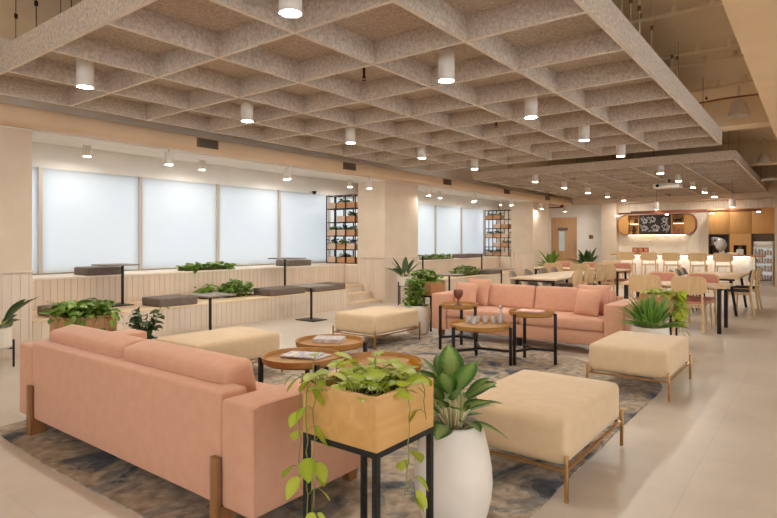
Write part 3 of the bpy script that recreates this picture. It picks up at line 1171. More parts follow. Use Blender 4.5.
for i, (x, y) in enumerate(((2.05, 5.49), (2.05, 5.95), (2.05, 6.45), (2.05, 4.8))):
    t = thing('hanger_rod', 'thin dark hanger rod above the near raft edge, %s from the upper left corner' % ORD[3 - i], 'rod', (x, y, 3.226), 0, gr)
    mb('cyl', (0, 0, 0), (0, 0, 0.674), 0.004, seg=5).build('rod', 'black', t)
    mb('cyl', (0, 0, 0.28), (0, 0, 0.32), 0.016, seg=8).build('coupler', 'black', t)
for lab, loc, r, hh in (('pale bell-shaped pendant in the ceiling gap right of the nearer raft', (10.57, 1.0, 3.43), 0.15, 0.26),
                        ('pale bell-shaped pendant in the ceiling gap beside the farther raft', (16.2, 1.02, 3.30), 0.15, 0.26)):
    t = thing('bell_pendant', lab, 'ceiling light', loc, 0, 'bell pendants')
    m = MB()
    m.lathe([(r, 0), (r, 0.03), (r * 0.9, 0.10), (r * 0.62, 0.22), (r * 0.3, hh), (0.0, hh)], seg=22, close=False)
    m.lathe([(r, 0), (r * 0.86, 0.10), (r * 0.58, 0.2), (0, 0.23)], seg=22, close=False)
    m.build('shade', 'white_metal', t)
    mb('cyl', (0, 0, hh), (0, 0, 3.9 - loc[2]), 0.018, seg=8).build('stem', 'white_metal', t)
t = thing('linear_light', 'short white strip fitting under the slab at the far right', 'ceiling light', (18.2, 1.02, 3.06))
mb('box2', (-0.06, -0.22, 0), (0.06, 0.2, 0.07), 0.01).build('strip_body', 'white_metal', t)
mb('cyl', (0, 0, 0.07), (0, 0, 0.84), 0.006, seg=6).build('hanger', 'white_metal', t)

for lab, x, y in (('maroon sprinkler head under the nearer raft, left of the large downlight', 4.33, 3.62), ('maroon sprinkler head under the nearer raft, farther toward the dining tables', 7.25, 3.62)):
    t = thing('fire_sprinkler', lab, 'sprinkler', (x, y, 3.2))
    mb('cyl', (0, 0, -0.012), (0, 0, 0.0), 0.05, seg=16).build('rosette', 'sprinkler', t)
    m = MB()
    m.cyl((0, 0, -0.10), (0, 0, -0.012), 0.014, seg=8)
    m.cyl((0, 0, -0.14), (0, 0, -0.10), 0.022, 0.008, seg=8)
    m.build('nozzle', 'sprinkler', t)
    mb('cyl', (0, 0, -0.165), (0, 0, -0.16), 0.024, seg=10).build('deflector', 'sprinkler', t)

t = thing('projector', 'white ceiling projector on a black bracket under the farther raft', 'projector', (15.9, 3.08, 2.80))
mb('box', (0, 0, 0.06), (0.34, 0.62, 0.12), 0.015).build('housing', 'white_metal', t)
mb('cyl', (-0.171, 0.2, 0.06), (-0.20, 0.2, 0.06), 0.04, seg=14).build('lens', 'black', t)
m = MB()
m.box2((-0.02, -0.22, 0.12), (0.02, 0.12, 0.135))
m.box2((-0.02, -0.06, 0.13), (0.02, -0.02, 0.34))
m.tube([(0, -0.04, 0.33), (0, -0.16, 0.29), (0, -0.20, 0.2), (0, -0.12, 0.13)], 0.01, 6)
m.build('bracket', 'black', t)
t = thing('fire_sign', 'dark red wedge-shaped sign under the soffit above the door', 'sign', (20.9, 7.95, 2.70))
m = MB()
m.add([(0, -0.30, 0.0), (0, 0.28, 0.0), (0, 0.28, 0.03), (0, -0.15, 0.05), (0, -0.30, 0.16),
       (0.03, -0.30, 0.0), (0.03, 0.28, 0.0), (0.03, 0.28, 0.03), (0.03, -0.15, 0.05), (0.03, -0.30, 0.16)],
      [(0, 1, 2, 3, 4), (9, 8, 7, 6, 5), (0, 5, 6, 1), (1, 6, 7, 2), (2, 7, 8, 3), (3, 8, 9, 4), (4, 9, 5, 0)])
m.build('blade', 'red', t)
mb('cyl', (0.015, -0.2, 0.08), (0.015, -0.2, 1.20), 0.006, seg=6).build('hanger', 'black', t)

# security camera at the near window end
t = thing('dome_camera', 'small dark camera above the blind left of the nearer plant shelf', 'camera', (10.1, 10.08, 2.60))
m = MB()
m.lathe([(0.0, 0.0), (0.04, 0.02), (0.055, 0.06), (0.06, 0.09)], seg=16, close=False)
m.build('dome', 'black', t)
mb('cyl', (0, 0, 0.07), (0, 0.12, 0.07), 0.025, seg=12).build('mount', 'white_metal', t)

# ================================================================== RUG
def arc(cx, cy, r, a0, a1, n=10):
    return [(cx + r * cos(radians(a0 + (a1 - a0) * i / n)), cy + r * sin(radians(a0 + (a1 - a0) * i / n))) for i in range(n + 1)]
poly = [(1.54, 4.93), (1.50, 3.8), (1.53, 2.6), (1.58, 1.2)] + [(2.8, 1.17), (4.6, 1.19)] + arc(5.75, 1.95, 0.78, -95, 0, 10) + [(6.9, 2.6), (7.05, 3.4), (7.0, 4.5)] + arc(6.3, 4.6, 0.75, 0, 90, 8) + [(4.5, 5.42), (2.6, 5.12)]
m = MB()
m.prism(poly, 0.0005, 0.010)
r_ = m.build('rug', 'rug')
tag(r_, 'large flat area rug with a camouflage pattern of taupe, grey and slate under the sofas', 'rug')


# ================================================================== SOFAS
def sofa(name, label, loc, rotz, shift=0.0):
    t = thing(name, label, 'sofa', loc, rotz)
    Lh, aw, H = 1.37, 0.24, 0.65
    inner = Lh - aw
    mb('rbox', (0.47, 0, 0.21), (0.80, 2 * inner - 0.004, 0.18), 0.025, 8).build('base', 'pink', t)
    mb('rbox', (0.085, 0, 0.40), (0.17, 2 * inner + 0.002, 0.56), 0.022, 8).build('back_frame', 'pink', t)
    for s_ in (-1, 1):
        a = mb('rbox', (0.45, s_ * (Lh - aw / 2), 0.385), (0.90, aw, 0.53), 0.022, 8, (0, 0.006, 0.004)).build('arm', 'pink', t)
        p = MB()
        y = s_ * (Lh - 0.004)
        p.tube([(0.012, y, 0.14), (0.012, y, H - 0.014), (0.05, y, H - 0.006), (0.86, y, H - 0.006), (0.89, y, H - 0.014), (0.89, y, 0.14)], 0.005, 6)
        p.build('piping', 'pink', a)
        mb('rbox', (0.535, s_ * inner / 2, 0.375), (0.71, inner - 0.006, 0.15), 0.045, 8, (0, 0, 0.012)).build('seat_cushion', 'pink', t)
        M4 = Matrix.Translation((0.235, s_ * (inner - 0.05) / 2 + shift, 0.60)) @ Matrix.Rotation(radians(-13), 4, 'Y')
        c = mb('rbox', (0, 0, 0), (0.20, inner - 0.058, 0.35), 0.04, 10, (0.018, 0.0, 0.008), M4).build('back_cushion', 'pink', t)
        y = s_ * (inner - 0.10)
        # rear leg: board running up the outside of the back, block under the frame
        lg = MB()
        lg.box2((-0.032, y - 0.030 + s_ * 0.085, 0.010), (-0.003, y + 0.030 + s_ * 0.085, 0.37), 0.007)
        lg.add([(-0.008, y - 0.03 + s_ * .085, 0.011), (0.07, y - 0.03 + s_ * .085, 0.011), (0.11, y - 0.03 + s_ * .085, 0.125), (-0.008, y - 0.03 + s_ * .085, 0.125),
                (-0.008, y + 0.03 + s_ * .085, 0.011), (0.07, y + 0.03 + s_ * .085, 0.011), (0.11, y + 0.03 + s_ * .085, 0.125), (-0.008, y + 0.03 + s_ * .085, 0.125)],
               [(0, 1, 2, 3), (7, 6, 5, 4), (0, 4, 5, 1), (1, 5, 6, 2), (2, 6, 7, 3), (3, 7, 4, 0)])
        lg.build('leg', 'walnut', t)
        fy = s_ * (Lh - 0.13)
        fl = MB()
        fl.add([(0.80, fy - .03, .011), (0.86, fy - .03, .011), (0.87, fy - .035, .125), (0.77, fy - .035, .125),
                (0.80, fy + .03, .011), (0.86, fy + .03, .011), (0.87, fy + .035, .125), (0.77, fy + .035, .125)],
               [(0, 1, 2, 3), (7, 6, 5, 4), (0, 4, 5, 1), (1, 5, 6, 2), (2, 6, 7, 3), (3, 7, 4, 0)])
        fl.build('leg', 'walnut', t)
    mb('box2', (0.80, -0.03, 0.011), (0.85, 0.03, 0.125), 0.004).build('leg', 'black', t)
    return t

sofa('sofa', 'pink sofa nearest the camera, seen from behind, beside the wooden planter box', (1.68, 3.45, 0.0), 0.0, 0.055)
sofa('sofa', 'pink sofa facing the camera behind the small round tables', (7.95, 3.21, 0.0), pi)


def pillow(x, y, z, yaw, lean, label, s=0.46):
    t = thing('throw_pillow', label, 'pillow', (x, y, z), yaw, 'pink throw pillows on the far sofa')
    M4 = Matrix.Rotation(lean, 4, 'Y') @ Matrix.Translation((0, 0, s / 2))
    m = MB()
    n = 12
    vs_, fs_ = [], []
    for side in (-1, 1):
        for i in range(n + 1):
            for j in range(n + 1):
                u, v = -1 + 2 * i / n, -1 + 2 * j / n
                th = 0.075 * ((1 - u * u) * (1 - v * v)) ** 0.45
                pin = 1 - 0.07 * (1 - abs(u)) * abs(v) - 0.0
                pin2 = 1 - 0.07 * (1 - abs(v)) * abs(u)
                vs_.append((side * th, u * s / 2 * pin2, v * s / 2 * pin))
    N = (n + 1) ** 2
    for i in range(n):
        for j in range(n):
            a = i * (n + 1) + j
            fs_.append((a, a + n + 1, a + n + 2, a + 1))
            fs_.append((N + a, N + a + 1, N + a + n + 2, N + a + n + 1))
    m.add(vs_, fs_, M4)
    o = m.build('cover', 'pink', t, 70)
    return t

pillow(7.30, 4.17, 0.452, radians(184), radians(-16), 'square pink throw pillow leaning in front at the left end of the far sofa', 0.37)
pillow(7.52, 4.10, 0.452, radians(174), radians(-15), 'square pink throw pillow behind another at the left end of the far sofa', 0.42)
pillow(7.36, 2.40, 0.452, radians(166), radians(-16), 'square pink throw pillow leaning in front at the right end of the far sofa', 0.36)
pillow(7.54, 2.37, 0.452, radians(188), radians(-15), 'square pink throw pillow behind another at the right end of the far sofa', 0.41)


# ================================================================== OTTOMANS
def ottoman(label, x0, x1, y0, y1):
    t = thing('ottoman', label, 'ottoman', ((x0 + x1) / 2, (y0 + y1) / 2, 0), 0, 'beige ottomans around the rug')
    a, b = (x1 - x0) / 2, (y1 - y0) / 2
    mb('rbox', (0, 0, 0.322), (2 * a, 2 * b, 0.256), 0.042, 12, (0.004, 0.004, 0.012)).build('cushion', 'beige', t)
    rl = MB()
    z = 0.180
    for p, q in (((-a, -b), (a, -b)), ((a, -b), (a, b)), ((a, b), (-a, b)), ((-a, b), (-a, -b))):
        rl.bar((p[0], p[1], z), (q[0], q[1], z), 0.016)
    rl.build('rail', 'brass', t)
    for sx in (-1, 1):
        for sy in (-1, 1):
            mb('box', (sx * (a + 0.006), sy * (b + 0.006), 0.132 + 0.0056), (0.020, 0.020, 0.253), 0.002).build('leg', 'brass', t)
    return t

ottoman('beige upholstered ottoman on brass legs nearest the camera, right of the white pot', 2.99, 4.05, 1.08, 1.80)
ottoman('beige upholstered ottoman farther right, in front of the palm pot', 5.41, 6.43, 1.04, 1.74)
ottoman('beige upholstered ottoman on the left, behind the near sofa back', 3.05, 4.11, 4.60, 5.32)
ottoman('beige upholstered ottoman in the middle distance near the hanging planter', 5.67, 6.69, 4.56, 5.28)


# ================================================================== ROUND TABLES
def tray_table(label, x, y, zt, r, angs):
    t = thing('tray_table', label, 'table', (x, y, 0.010), 0, 'round wooden tray tables on black legs')
    z = zt - 0.010
    m = MB()
    m.lathe([(0.0, z - 0.024), (r - 0.02, z - 0.024), (r, z - 0.010), (r + 0.006, z + 0.034), (r - 0.004, z + 0.034), (r - 0.014, z + 0.002), (0.0, z)], seg=48, close=False)
    m.build('tray', 'tray', t)
    s_ = MB()
    for a in angs:
        a = radians(a)
        px, py = (r + 0.018) * cos(a), (r + 0.018) * sin(a)
        s_.bar((0, 0, 0.16), (px, py, 0.16), 0.028)
        mb('box', (px, py, (z + 0.012) / 2), (0.030, 0.030, z + 0.012), 0.002, None).build('leg', 'black', t)
    s_.build('stretcher', 'black', t)
    return t

tray_table('round wooden tray table holding a flat magazine, just past the near sofa', 3.01, 3.14, 0.52, 0.295, (127, 247, 7))
tray_table('round wooden tray table holding a thick book, behind the one with the magazine', 3.62, 3.42, 0.52, 0.295, (-53, 67, 187))
tray_table('low wide round tray table behind the pothos planter, empty', 3.58, 2.84, 0.42, 0.355, (-20, 100, 220))
tray_table('low wide round tray table with glasses in front of the far sofa', 5.87, 3.14, 0.43, 0.355, (-84, 35, 155))
tray_table('tall small round tray table with stacked pink magazines', 6.21, 2.65, 0.58, 0.255, (160, 280, 40))
tray_table('tall small round tray table with a brown goblet at the left', 6.45, 3.76, 0.57, 0.245, (143, 263, 23))


def book(name, label, x, y, z, rot, w, h, th, cover, cat, extra=0):
    t = thing(name, label, cat, (x, y, z), rot)
    if th > 0.012:
        mb('box2', (-w / 2 + .004, -h / 2 + .004, .003), (w / 2 - .004, h / 2 - .004, th - .003)).build('pages', 'page_edge', t)
        c = MB()
        c.box2((-w / 2, -h / 2, 0), (w / 2, h / 2, .003))
        c.box2((-w / 2, -h / 2, th - .003), (w / 2, h / 2, th))
        c.box2((-w / 2, -h / 2, .003), (-w / 2 + .003, h / 2, th - .003))
        c.build('cover', cover, t)
    else:
        mb('box2', (-w / 2, -h / 2, 0), (w / 2, h / 2, th)).build('cover', cover, t)
        mb('box2', (-w * .42, h * .2, th), (w * .3, h * .34, th + .0006)).build('title_block', 'page_edge', t)
    return t

book('magazine', 'mauve magazine lying uppermost on the nearest tray table', 3.08, 3.20, 0.522 + 0.009, radians(20), 0.21, 0.29, 0.008, 'paper_blue', 'magazine')
book('magazine', 'pale magazine lying underneath the mauve one on the nearest tray table', 3.12, 3.16, 0.522, radians(6), 0.21, 0.28, 0.008, 'paper', 'magazine')
book('book', 'thick pale book lying on the second tray table', 3.70, 3.50, 0.522, radians(30), 0.20, 0.27, 0.032, 'paper', 'book')
for i, (dx, dy, a, cv) in enumerate(((0, 0, 0.2, 'paper_pink'), (.02, .02, 0.35, 'page_edge'), (-.02, .0, 0.1, 'paper_pink'))):
    book('magazine', ('lowest', 'middle, paler', 'topmost')[i] + ' magazine of the pink stack on the tall right tray table', 6.23 + dx, 2.66 + dy, 0.582 + i * 0.0125, a, 0.22, 0.29, 0.0115, cv, 'magazine')


def lathe_thing(name, label, cat, loc, parts, group=None):
    t = thing(name, label, cat, loc, 0, group)
    for pn, prof, mat in parts:
        m = MB()
        m.lathe(prof, seg=20, close=False)
        m.build(pn, mat, t)
    return t

for i, (x, y) in enumerate(((5.98, 3.36), (6.04, 3.27), (6.10, 3.19), (5.93, 3.26), (6.16, 3.11))):
    lathe_thing('drinking_glass', 'short clear glass on the low tray table, %s from the left' % ORD[(1, 2, 3, 0, 4)[i]], 'glass', (x, y, 0.433),
                [('glass_body', [(0.0, 0.004), (0.030, 0.0), (0.036, 0.085), (0.033, 0.085), (0.028, 0.008), (0.0, 0.008)], 'glassware'),
                 ('candle', [(0.0, 0.010), (0.024, 0.010), (0.024, 0.05), (0.0, 0.05)], 'pot_white')], 'glasses on the low tray table')
lathe_thing('glass_bottle', 'slim clear bottle with a pale stopper behind the glasses', 'bottle', (6.17, 3.02, 0.433),
            [('bottle_body', [(0.0, 0.004), (0.032, 0.0), (0.032, 0.10), (0.014, 0.14), (0.012, 0.18), (0.009, 0.18), (0.011, 0.13), (0.027, 0.095), (0.027, 0.008), (0.0, 0.008)], 'glassware'),
             ('stopper', [(0.0, 0.175), (0.018, 0.18), (0.024, 0.20), (0.014, 0.225), (0.0, 0.23)], 'steel')])
lathe_thing('goblet', 'brown glazed goblet on the tall left tray table', 'vase', (6.50, 3.80, 0.572),
            [('cup', [(0.0, 0.0), (0.055, 0.0), (0.058, 0.008), (0.018, 0.03), (0.014, 0.075), (0.05, 0.11), (0.066, 0.16), (0.060, 0.205), (0.054, 0.205), (0.058, 0.16), (0.04, 0.12), (0.0, 0.10)], 'goblet')])


# ================================================================== PLANTERS AND PLANTS
def stand(label, x, y, s, hgt, group='black metal plant stands'):
    t = thing('plant_stand', label, 'plant stand', (x, y, 0.0), 0, group)
    e, a = 0.024, s / 2 - 0.012
    for sx in (-1, 1):
        for sy in (-1, 1):
            mb('box2', (sx * a - e / 2, sy * a - e / 2, 0.0105), (sx * a + e / 2, sy * a + e / 2, hgt - e)).build('leg', 'black', t)
    m = MB()
    for sy in (-1, 1):
        m.box((0, sy * a, hgt - e / 2), (s, e, e))
        m.box((sy * a, 0, hgt - e / 2), (e, s - 2 * e, e))
    m.build('top_frame', 'black', t)
    return t


def planter_box(label, x, y, z, s, h, mat='planter_wood', group='wooden planter boxes'):
    t = thing('planter_box', label, 'planter', (x, y, z), 0, group)
    a, w_ = s / 2, 0.018
    mb('box2', (-a + w_, -a + w_, 0.001), (a - w_, a - w_, 0.015)).build('box_bottom', mat, t)
    mb('box2', (-a, -a, 0.0), (a, -a + w_, h), 0.002).build('box_side', mat, t)
    mb('box2', (-a, a - w_, 0.0), (a, a, h), 0.002).build('box_side', mat, t)
    mb('box2', (-a, -a + w_, 0.0), (-a + w_, a - w_, h), 0.002).build('box_end', mat, t)
    mb('box2', (a - w_, -a + w_, 0.0), (a, a - w_, h), 0.002).build('box_end', mat, t)
    mb('box2', (-a + w_, -a + w_, 0.015), (a - w_, a - w_, h - 0.045)).build('soil', 'soil', t)
    return t


def vine(f, s_, pts, L=0.075, Wd=0.06, every=2, start=1):
    pts = [Vector(p) for p in pts]
    # smooth
    P = []
    for i in range(len(pts) - 1):
        for k in range(4):
            P.append(pts[i].lerp(pts[i + 1], k / 4))
    P.append(pts[-1])
    P = [p + Vector((random.uniform(-1, 1), random.uniform(-1, 1), 0)) * 0.006 for p in P]
    s_.tube(P, 0.003, 5, 0.002)
    k = start
    side = 1
    while k < len(P):
        p = P[k]
        a = random.uniform(0, 2 * pi)
        q = p + Vector((cos(a) * 0.045, sin(a) * 0.045, random.uniform(-0.01, 0.03)))
        s_.tube([p, (p + q) / 2 + Vector((0, 0, 0.012)), q], 0.0018, 4)
        l = L * random.uniform(0.75, 1.2)
        f.leaf(q, (cos(a) * 0.6, sin(a) * 0.6, -0.55), l, Wd * l / L, 0.7, 'heart', random.uniform(-0.4, 0.4), 0.12, 6)
        k += every
        side = -side


# --- foreground: pothos box on a black stand
stand('black square metal stand carrying the wooden pothos box in the foreground', 1.873, 1.536, 0.40, 0.61)
pb = planter_box('pale wooden box of trailing lime pothos in the foreground', 1.873, 1.536, 0.61, 0.40, 0.212)
f, s_ = MB(), MB()
random.seed(21)
for _ in range(90):
    x, y = random.uniform(-0.175, 0.175), random.uniform(-0.175, 0.175)
    a = random.uniform(0, 2 * pi)
    zz = 0.185 + random.uniform(0.0, 0.075)
    q = Vector((x + cos(a) * 0.04, y + sin(a) * 0.04, zz))
    s_.tube([(x, y, 0.18), ((x + q.x) / 2, (y + q.y) / 2, zz * 0.95), q], 0.0025, 5)
    l = random.uniform(0.06, 0.105)
    f.leaf(q, (cos(a), sin(a), random.uniform(-0.1, 0.8)), l, l * 0.78, random.uniform(0.5, 1.1), 'heart', random.uniform(-0.5, 0.5), 0.14, 6)
# upright young leaves
for (x, y, zz) in ((-0.10, 0.10, 0.30), (0.02, -0.02, 0.33), (0.10, 0.05, 0.30), (-0.17, 0.17, 0.33)):
    s_.tube([(x, y, 0.18), (x + .01, y + .01, zz - .03), (x + .02, y, zz)], 0.0025, 5)
    f.leaf((x + .02, y, zz), (-0.5, -0.4, 0.2), 0.085, 0.07, 0.6, 'heart', 0.2, 0.1, 6)
# trailing vines at the left corner and on the right side
vine(f, s_, [(-0.17, 0.17, 0.20), (-0.205, 0.165, 0.25), (-0.225, 0.155, 0.15), (-0.225, 0.145, -0.02), (-0.235, 0.14, -0.20), (-0.235, 0.135, -0.36), (-0.24, 0.13, -0.52)], 0.088, 0.072, 2, 3)
vine(f, s_, [(-0.16, 0.12, 0.20), (-0.21, 0.11, 0.25), (-0.228, 0.105, 0.12), (-0.235, 0.10, -0.05), (-0.24, 0.10, -0.16), (-0.245, 0.09, -0.27)], 0.082, 0.066, 3, 5)
vine(f, s_, [(-0.16, 0.17, 0.20), (-0.19, 0.215, 0.25), (-0.20, 0.225, 0.10), (-0.205, 0.215, -0.08), (-0.21, 0.20, -0.24)], 0.082, 0.066, 3, 2)
vine(f, s_, [(0.08, -0.16, 0.20), (0.09, -0.205, 0.25), (0.09, -0.225, 0.17), (0.095, -0.225, 0.06)], 0.075, 0.05, 3, 5)
vine(f, s_, [(-0.03, -0.15, 0.18), (-0.02, -0.21, 0.225), (-0.02, -0.225, 0.10), (-0.03, -0.225, -0.04), (-0.05, -0.225, -0.16), (-0.06, -0.225, -0.20)], 0.075, 0.058, 2, 12)
s_.build('stems', 'stem', pb, 180)
f.build('foliage', 'l_pothos', pb, 180)

# --- foreground: tall white pot with a variegated plant
pt = thing('potted_plant', 'tall white egg-shaped pot with a cream-streaked broad-leaved plant beside the pothos stand', 'plant', (2.43, 1.45, 0.0))
m = MB()
m.lathe([(0.0, 0.0105), (0.130, 0.0105), (0.152, 0.03), (0.172, 0.08), (0.188, 0.15), (0.195, 0.22), (0.191, 0.30), (0.178, 0.38), (0.159, 0.46), (0.142, 0.515), (0.134, 0.52), (0.126, 0.515), (0.124, 0.46)], seg=40, close=False)
m.build('pot', 'pot_white', pt)
mb('lathe', [(0.126, 0.462), (0.09, 0.468), (0.0, 0.475)], seg=28, close=False).build('bark_chips', 'chip', pt)
random.seed(5)
f, s_, ye = MB(), MB(), MB()
for k in range(30):
    a = k * 2.39996 + random.uniform(-0.25, 0.25)
    lev = k / 29
    hh = 0.515 + 0.17 * lev + random.uniform(-0.02, 0.02)
    sp = 0.105 - 0.06 * lev
    q = Vector((cos(a) * sp, sin(a) * sp, hh))
    s_.tube([(cos(a) * 0.03, sin(a) * 0.03, 0.46), (cos(a) * 0.045, sin(a) * 0.045, (0.46 + hh) / 2), q], 0.008, 6, 0.004)
    el = 0.12 + 0.95 * lev
    L = random.uniform(0.17, 0.225)
    f.leaf(q, (cos(a) * cos(el), sin(a) * cos(el), sin(el)), L, L * random.uniform(0.50, 0.62), 0.85 - 0.4 * lev, 'ovate', random.uniform(-0.6, 0.6), 0.22, 8)
s_.tube([(-0.02, 0.03, 0.46), (-0.05, 0.10, 0.66), (-0.08, 0.155, 0.765)], 0.006, 6, 0.004)
s_.build('stems', 'cream_stem', pt, 180)
f.build('foliage', 'l_dieff', pt, 180)
ye.leaf((-0.08, 0.155, 0.76), (-0.25, 0.35, 0.85), 0.11, 0.085, 0.9, 'ovate', 0.3, 0.5, 8)
ye.leaf((-0.08, 0.155, 0.76), (-0.5, 0.2, 0.7), 0.095, 0.07, 0.9, 'ovate', -0.6, 0.5, 8)
y_ = ye.build('wilted_leaf', 'l_yellow', pt, 180)
y_['label'] = 'yellow wilted leaf'

# --- behind the near sofa, left: bushy box
random.seed(31)
stand('black metal stand mostly hidden behind the left end of the near sofa', 2.33, 5.22, 0.40, 0.54)
pb = planter_box('brownish wooden planter box brimming with green leaves behind the near sofa', 2.33, 5.22, 0.54, 0.40, 0.225, 'planter_wood_b')
f, s_ = MB(), MB()
for _ in range(300):
    x, y = random.uniform(-0.22, 0.22), random.uniform(-0.2, 0.2)
    a = random.uniform(0, 2 * pi)
    zz = 0.19 + random.uniform(0.0, 0.15)
    l = random.uniform(0.07, 0.12)
    f.leaf((x, y, zz), (cos(a), sin(a), random.uniform(-0.3, 0.6)), l, l * 0.7, 0.9, 'heart', random.uniform(-0.5, 0.5), 0.15, 5)
for k in range(9):
    x = -0.20 + 0.05 * k
    vine(f, s_, [(x, -0.17, 0.19), (x - .02, -0.225, 0.24), (x - .03, -0.235, random.uniform(0.0, 0.12))], 0.06, 0.045, 2)
vine(f, s_, [(-0.17, -0.1, 0.2), (-0.24, -0.12, 0.24), (-0.30, -0.16, 0.12), (-0.32, -0.18, 0.0)], 0.065, 0.05, 2)
s_.build('stems', 'stem', pb, 180)
f.build('foliage', 'l_bush', pb, 180)

# --- small shrub between the near sofa and the left ottoman
random.seed(8)
pt = thing('potted_plant', 'small white pot with a loose leafy shrub between the near sofa and left ottoman', 'plant', (3.30, 5.90, 0.0))
mb('lathe', [(0.0, 0.0), (0.09, 0.0), (0.12, 0.06), (0.13, 0.26), (0.122, 0.28), (0.116, 0.26), (0.115, 0.23)], seg=24, close=False).build('pot', 'pot_white', pt)
mb('lathe', [(0.117, 0.232), (0.0, 0.24)], seg=20, close=False).build('soil', 'soil', pt)
f, s_ = MB(), MB()
for k in range(14):
    a = 2 * pi * k / 14
    tip = Vector((cos(a) * random.uniform(0.05, 0.17), sin(a) * random.uniform(0.05, 0.17), random.uniform(0.48, 0.70)))
    s_.tube([(cos(a) * .02, sin(a) * .02, 0.23), (tip.x * 0.4, tip.y * 0.4, tip.z * 0.7), tip], 0.004, 5)
    for j in range(8):
        q = Vector((tip.x * 0.3, tip.y * 0.3, 0.34)).lerp(tip, j / 7)
        b_ = random.uniform(0, 2 * pi)
        f.leaf(q, (cos(b_), sin(b_), 0.3), random.uniform(0.09, 0.125), 0.075, 1.4, 'ovate', random.uniform(-0.8, 0.8), 0.1, 4)
s_.build('stems', 'bark', pt, 180)
f.build('foliage', 'l_dark', pt, 180)


def bowl_stand_plant(label, x, y, zb, zt, r, leafs, spread, hgt, mat, seed, shape='lance'):
    """white planter held in a slim metal ring stand, with long arching leaves"""
    random.seed(seed)
    t = thing('potted_plant', label, 'plant', (x, y, 0.0))
    m = MB()
    m.lathe([(0.0, zb), (r * 0.86, zb), (r, zb + 0.03), (r, zt), (r * 0.94, zt), (r * 0.93, zt - 0.05)], seg=32, close=False)
    m.build('pot', 'pot_white', t)
    mb('lathe', [(r * 0.94, zt - 0.045), (0, zt - 0.035)], seg=24, close=False).build('soil', 'soil', t)
    for k in range(4):
        a = pi / 4 + k * pi / 2 + 0.5
        mb('box', ((r + .012) * cos(a), (r + .012) * sin(a), (zb + 0.09) / 2), (0.018, 0.018, zb + 0.09)).build('stand_leg', 'black', t)
    m = MB()
    for k in range(2):
        a = pi / 4 + k * pi / 2 + 0.5
        m.bar(((r + .012) * cos(a), (r + .012) * sin(a), zb - 0.009), (-(r + .012) * cos(a), -(r + .012) * sin(a), zb - 0.009), 0.014)
    m.build('stand_cross', 'black', t)
    f, s_ = MB(), MB()
    for k in range(leafs):
        a = 2 * pi * k / leafs * 1.62 + random.uniform(-0.2, 0.2)
        el = random.uniform(0.35, 1.25)
        L = spread * random.uniform(0.7, 1.1)
        b0 = Vector((cos(a) * 0.03, sin(a) * 0.03, zt - 0.04))
        q = b0 + Vector((cos(a) * cos(el), sin(a) * cos(el), sin(el))) * L * 0.35
        s_.tube([b0, q], 0.006, 5)
        f.leaf(q, (cos(a) * cos(el), sin(a) * cos(el), sin(el)), L, L * random.uniform(0.26, 0.36), 0.6, shape, random.uniform(-0.3, 0.3), 0.25, 8)
    s_.build('stems', 'stem', t, 180)
    f.build('foliage', mat, t, 180)
    return t

bowl_stand_plant('white planter on slim black legs with long dark leaves at the far left edge', 2.30, 7.30, 0.22, 0.46, 0.17, 13, 0.40, 0.5, 'l_dark', 44, 'paddle')
bowl_stand_plant('white planter on slim dark legs with spiky dark leaves before the middle column', 10.22, 7.36, 0.43, 0.64, 0.16, 16, 0.44, 0.6, 'l_dark', 12)
bowl_stand_plant('large bright green leafy plant beside the far column near the door', 18.6, 7.22, 0.28, 0.52, 0.17, 22, 0.55, 0.6, 'l_bush', 77)
bowl_stand_plant('dark upright plant against the white wall between door and kitchen', 20.9, 6.75, 0.20, 0.48, 0.17, 18, 0.62, 0.6, 'l_dark', 52)

# --- middle: big white pot with trailing bush, and the hanging planter box behind it
random.seed(61)
pt = thing('potted_plant', 'white pot with a dense trailing bush at the left end of the far sofa', 'plant', (7.15, 4.90, 0.0))
mb('lathe', [(0.0, 0.0105), (0.15, 0.0105), (0.17, 0.04), (0.198, 0.2), (0.20, 0.3), (0.192, 0.43), (0.184, 0.44), (0.178, 0.42)], seg=32, close=False).build('pot', 'pot_white', pt)
mb('lathe', [(0.179, 0.41), (0, 0.42)], seg=24, close=False).build('soil', 'soil', pt)
f, s_ = MB(), MB()
for _ in range(420):
    a, rr = random.uniform(0, 2 * pi), random.random() ** 0.6
    zz = 0.44 + 0.40 * random.random()
    k = 0.20 * (1 - 0.35 * ((zz - 0.44) / 0.40))
    l = random.uniform(0.06, 0.10)
    b_ = random.uniform(0, 2 * pi)
    f.leaf((cos(a) * rr * k - 0.03, sin(a) * rr * k + 0.03, zz), (cos(b_), sin(b_), random.uniform(-0.4, 0.6)), l, l * 0.6, 0.9, 'ovate', 0, 0.15, 4)
for k in range(12):
    a = 2 * pi * k / 12
    s_.tube([(cos(a) * 0.05, sin(a) * .05, 0.41), (cos(a) * 0.1, sin(a) * 0.1, 0.6), (cos(a) * 0.12, sin(a) * .12, 0.75)], 0.004, 4)
s_.build('stems', 'stem', pt, 180)
f.build('foliage', 'l_bush', pt, 180)

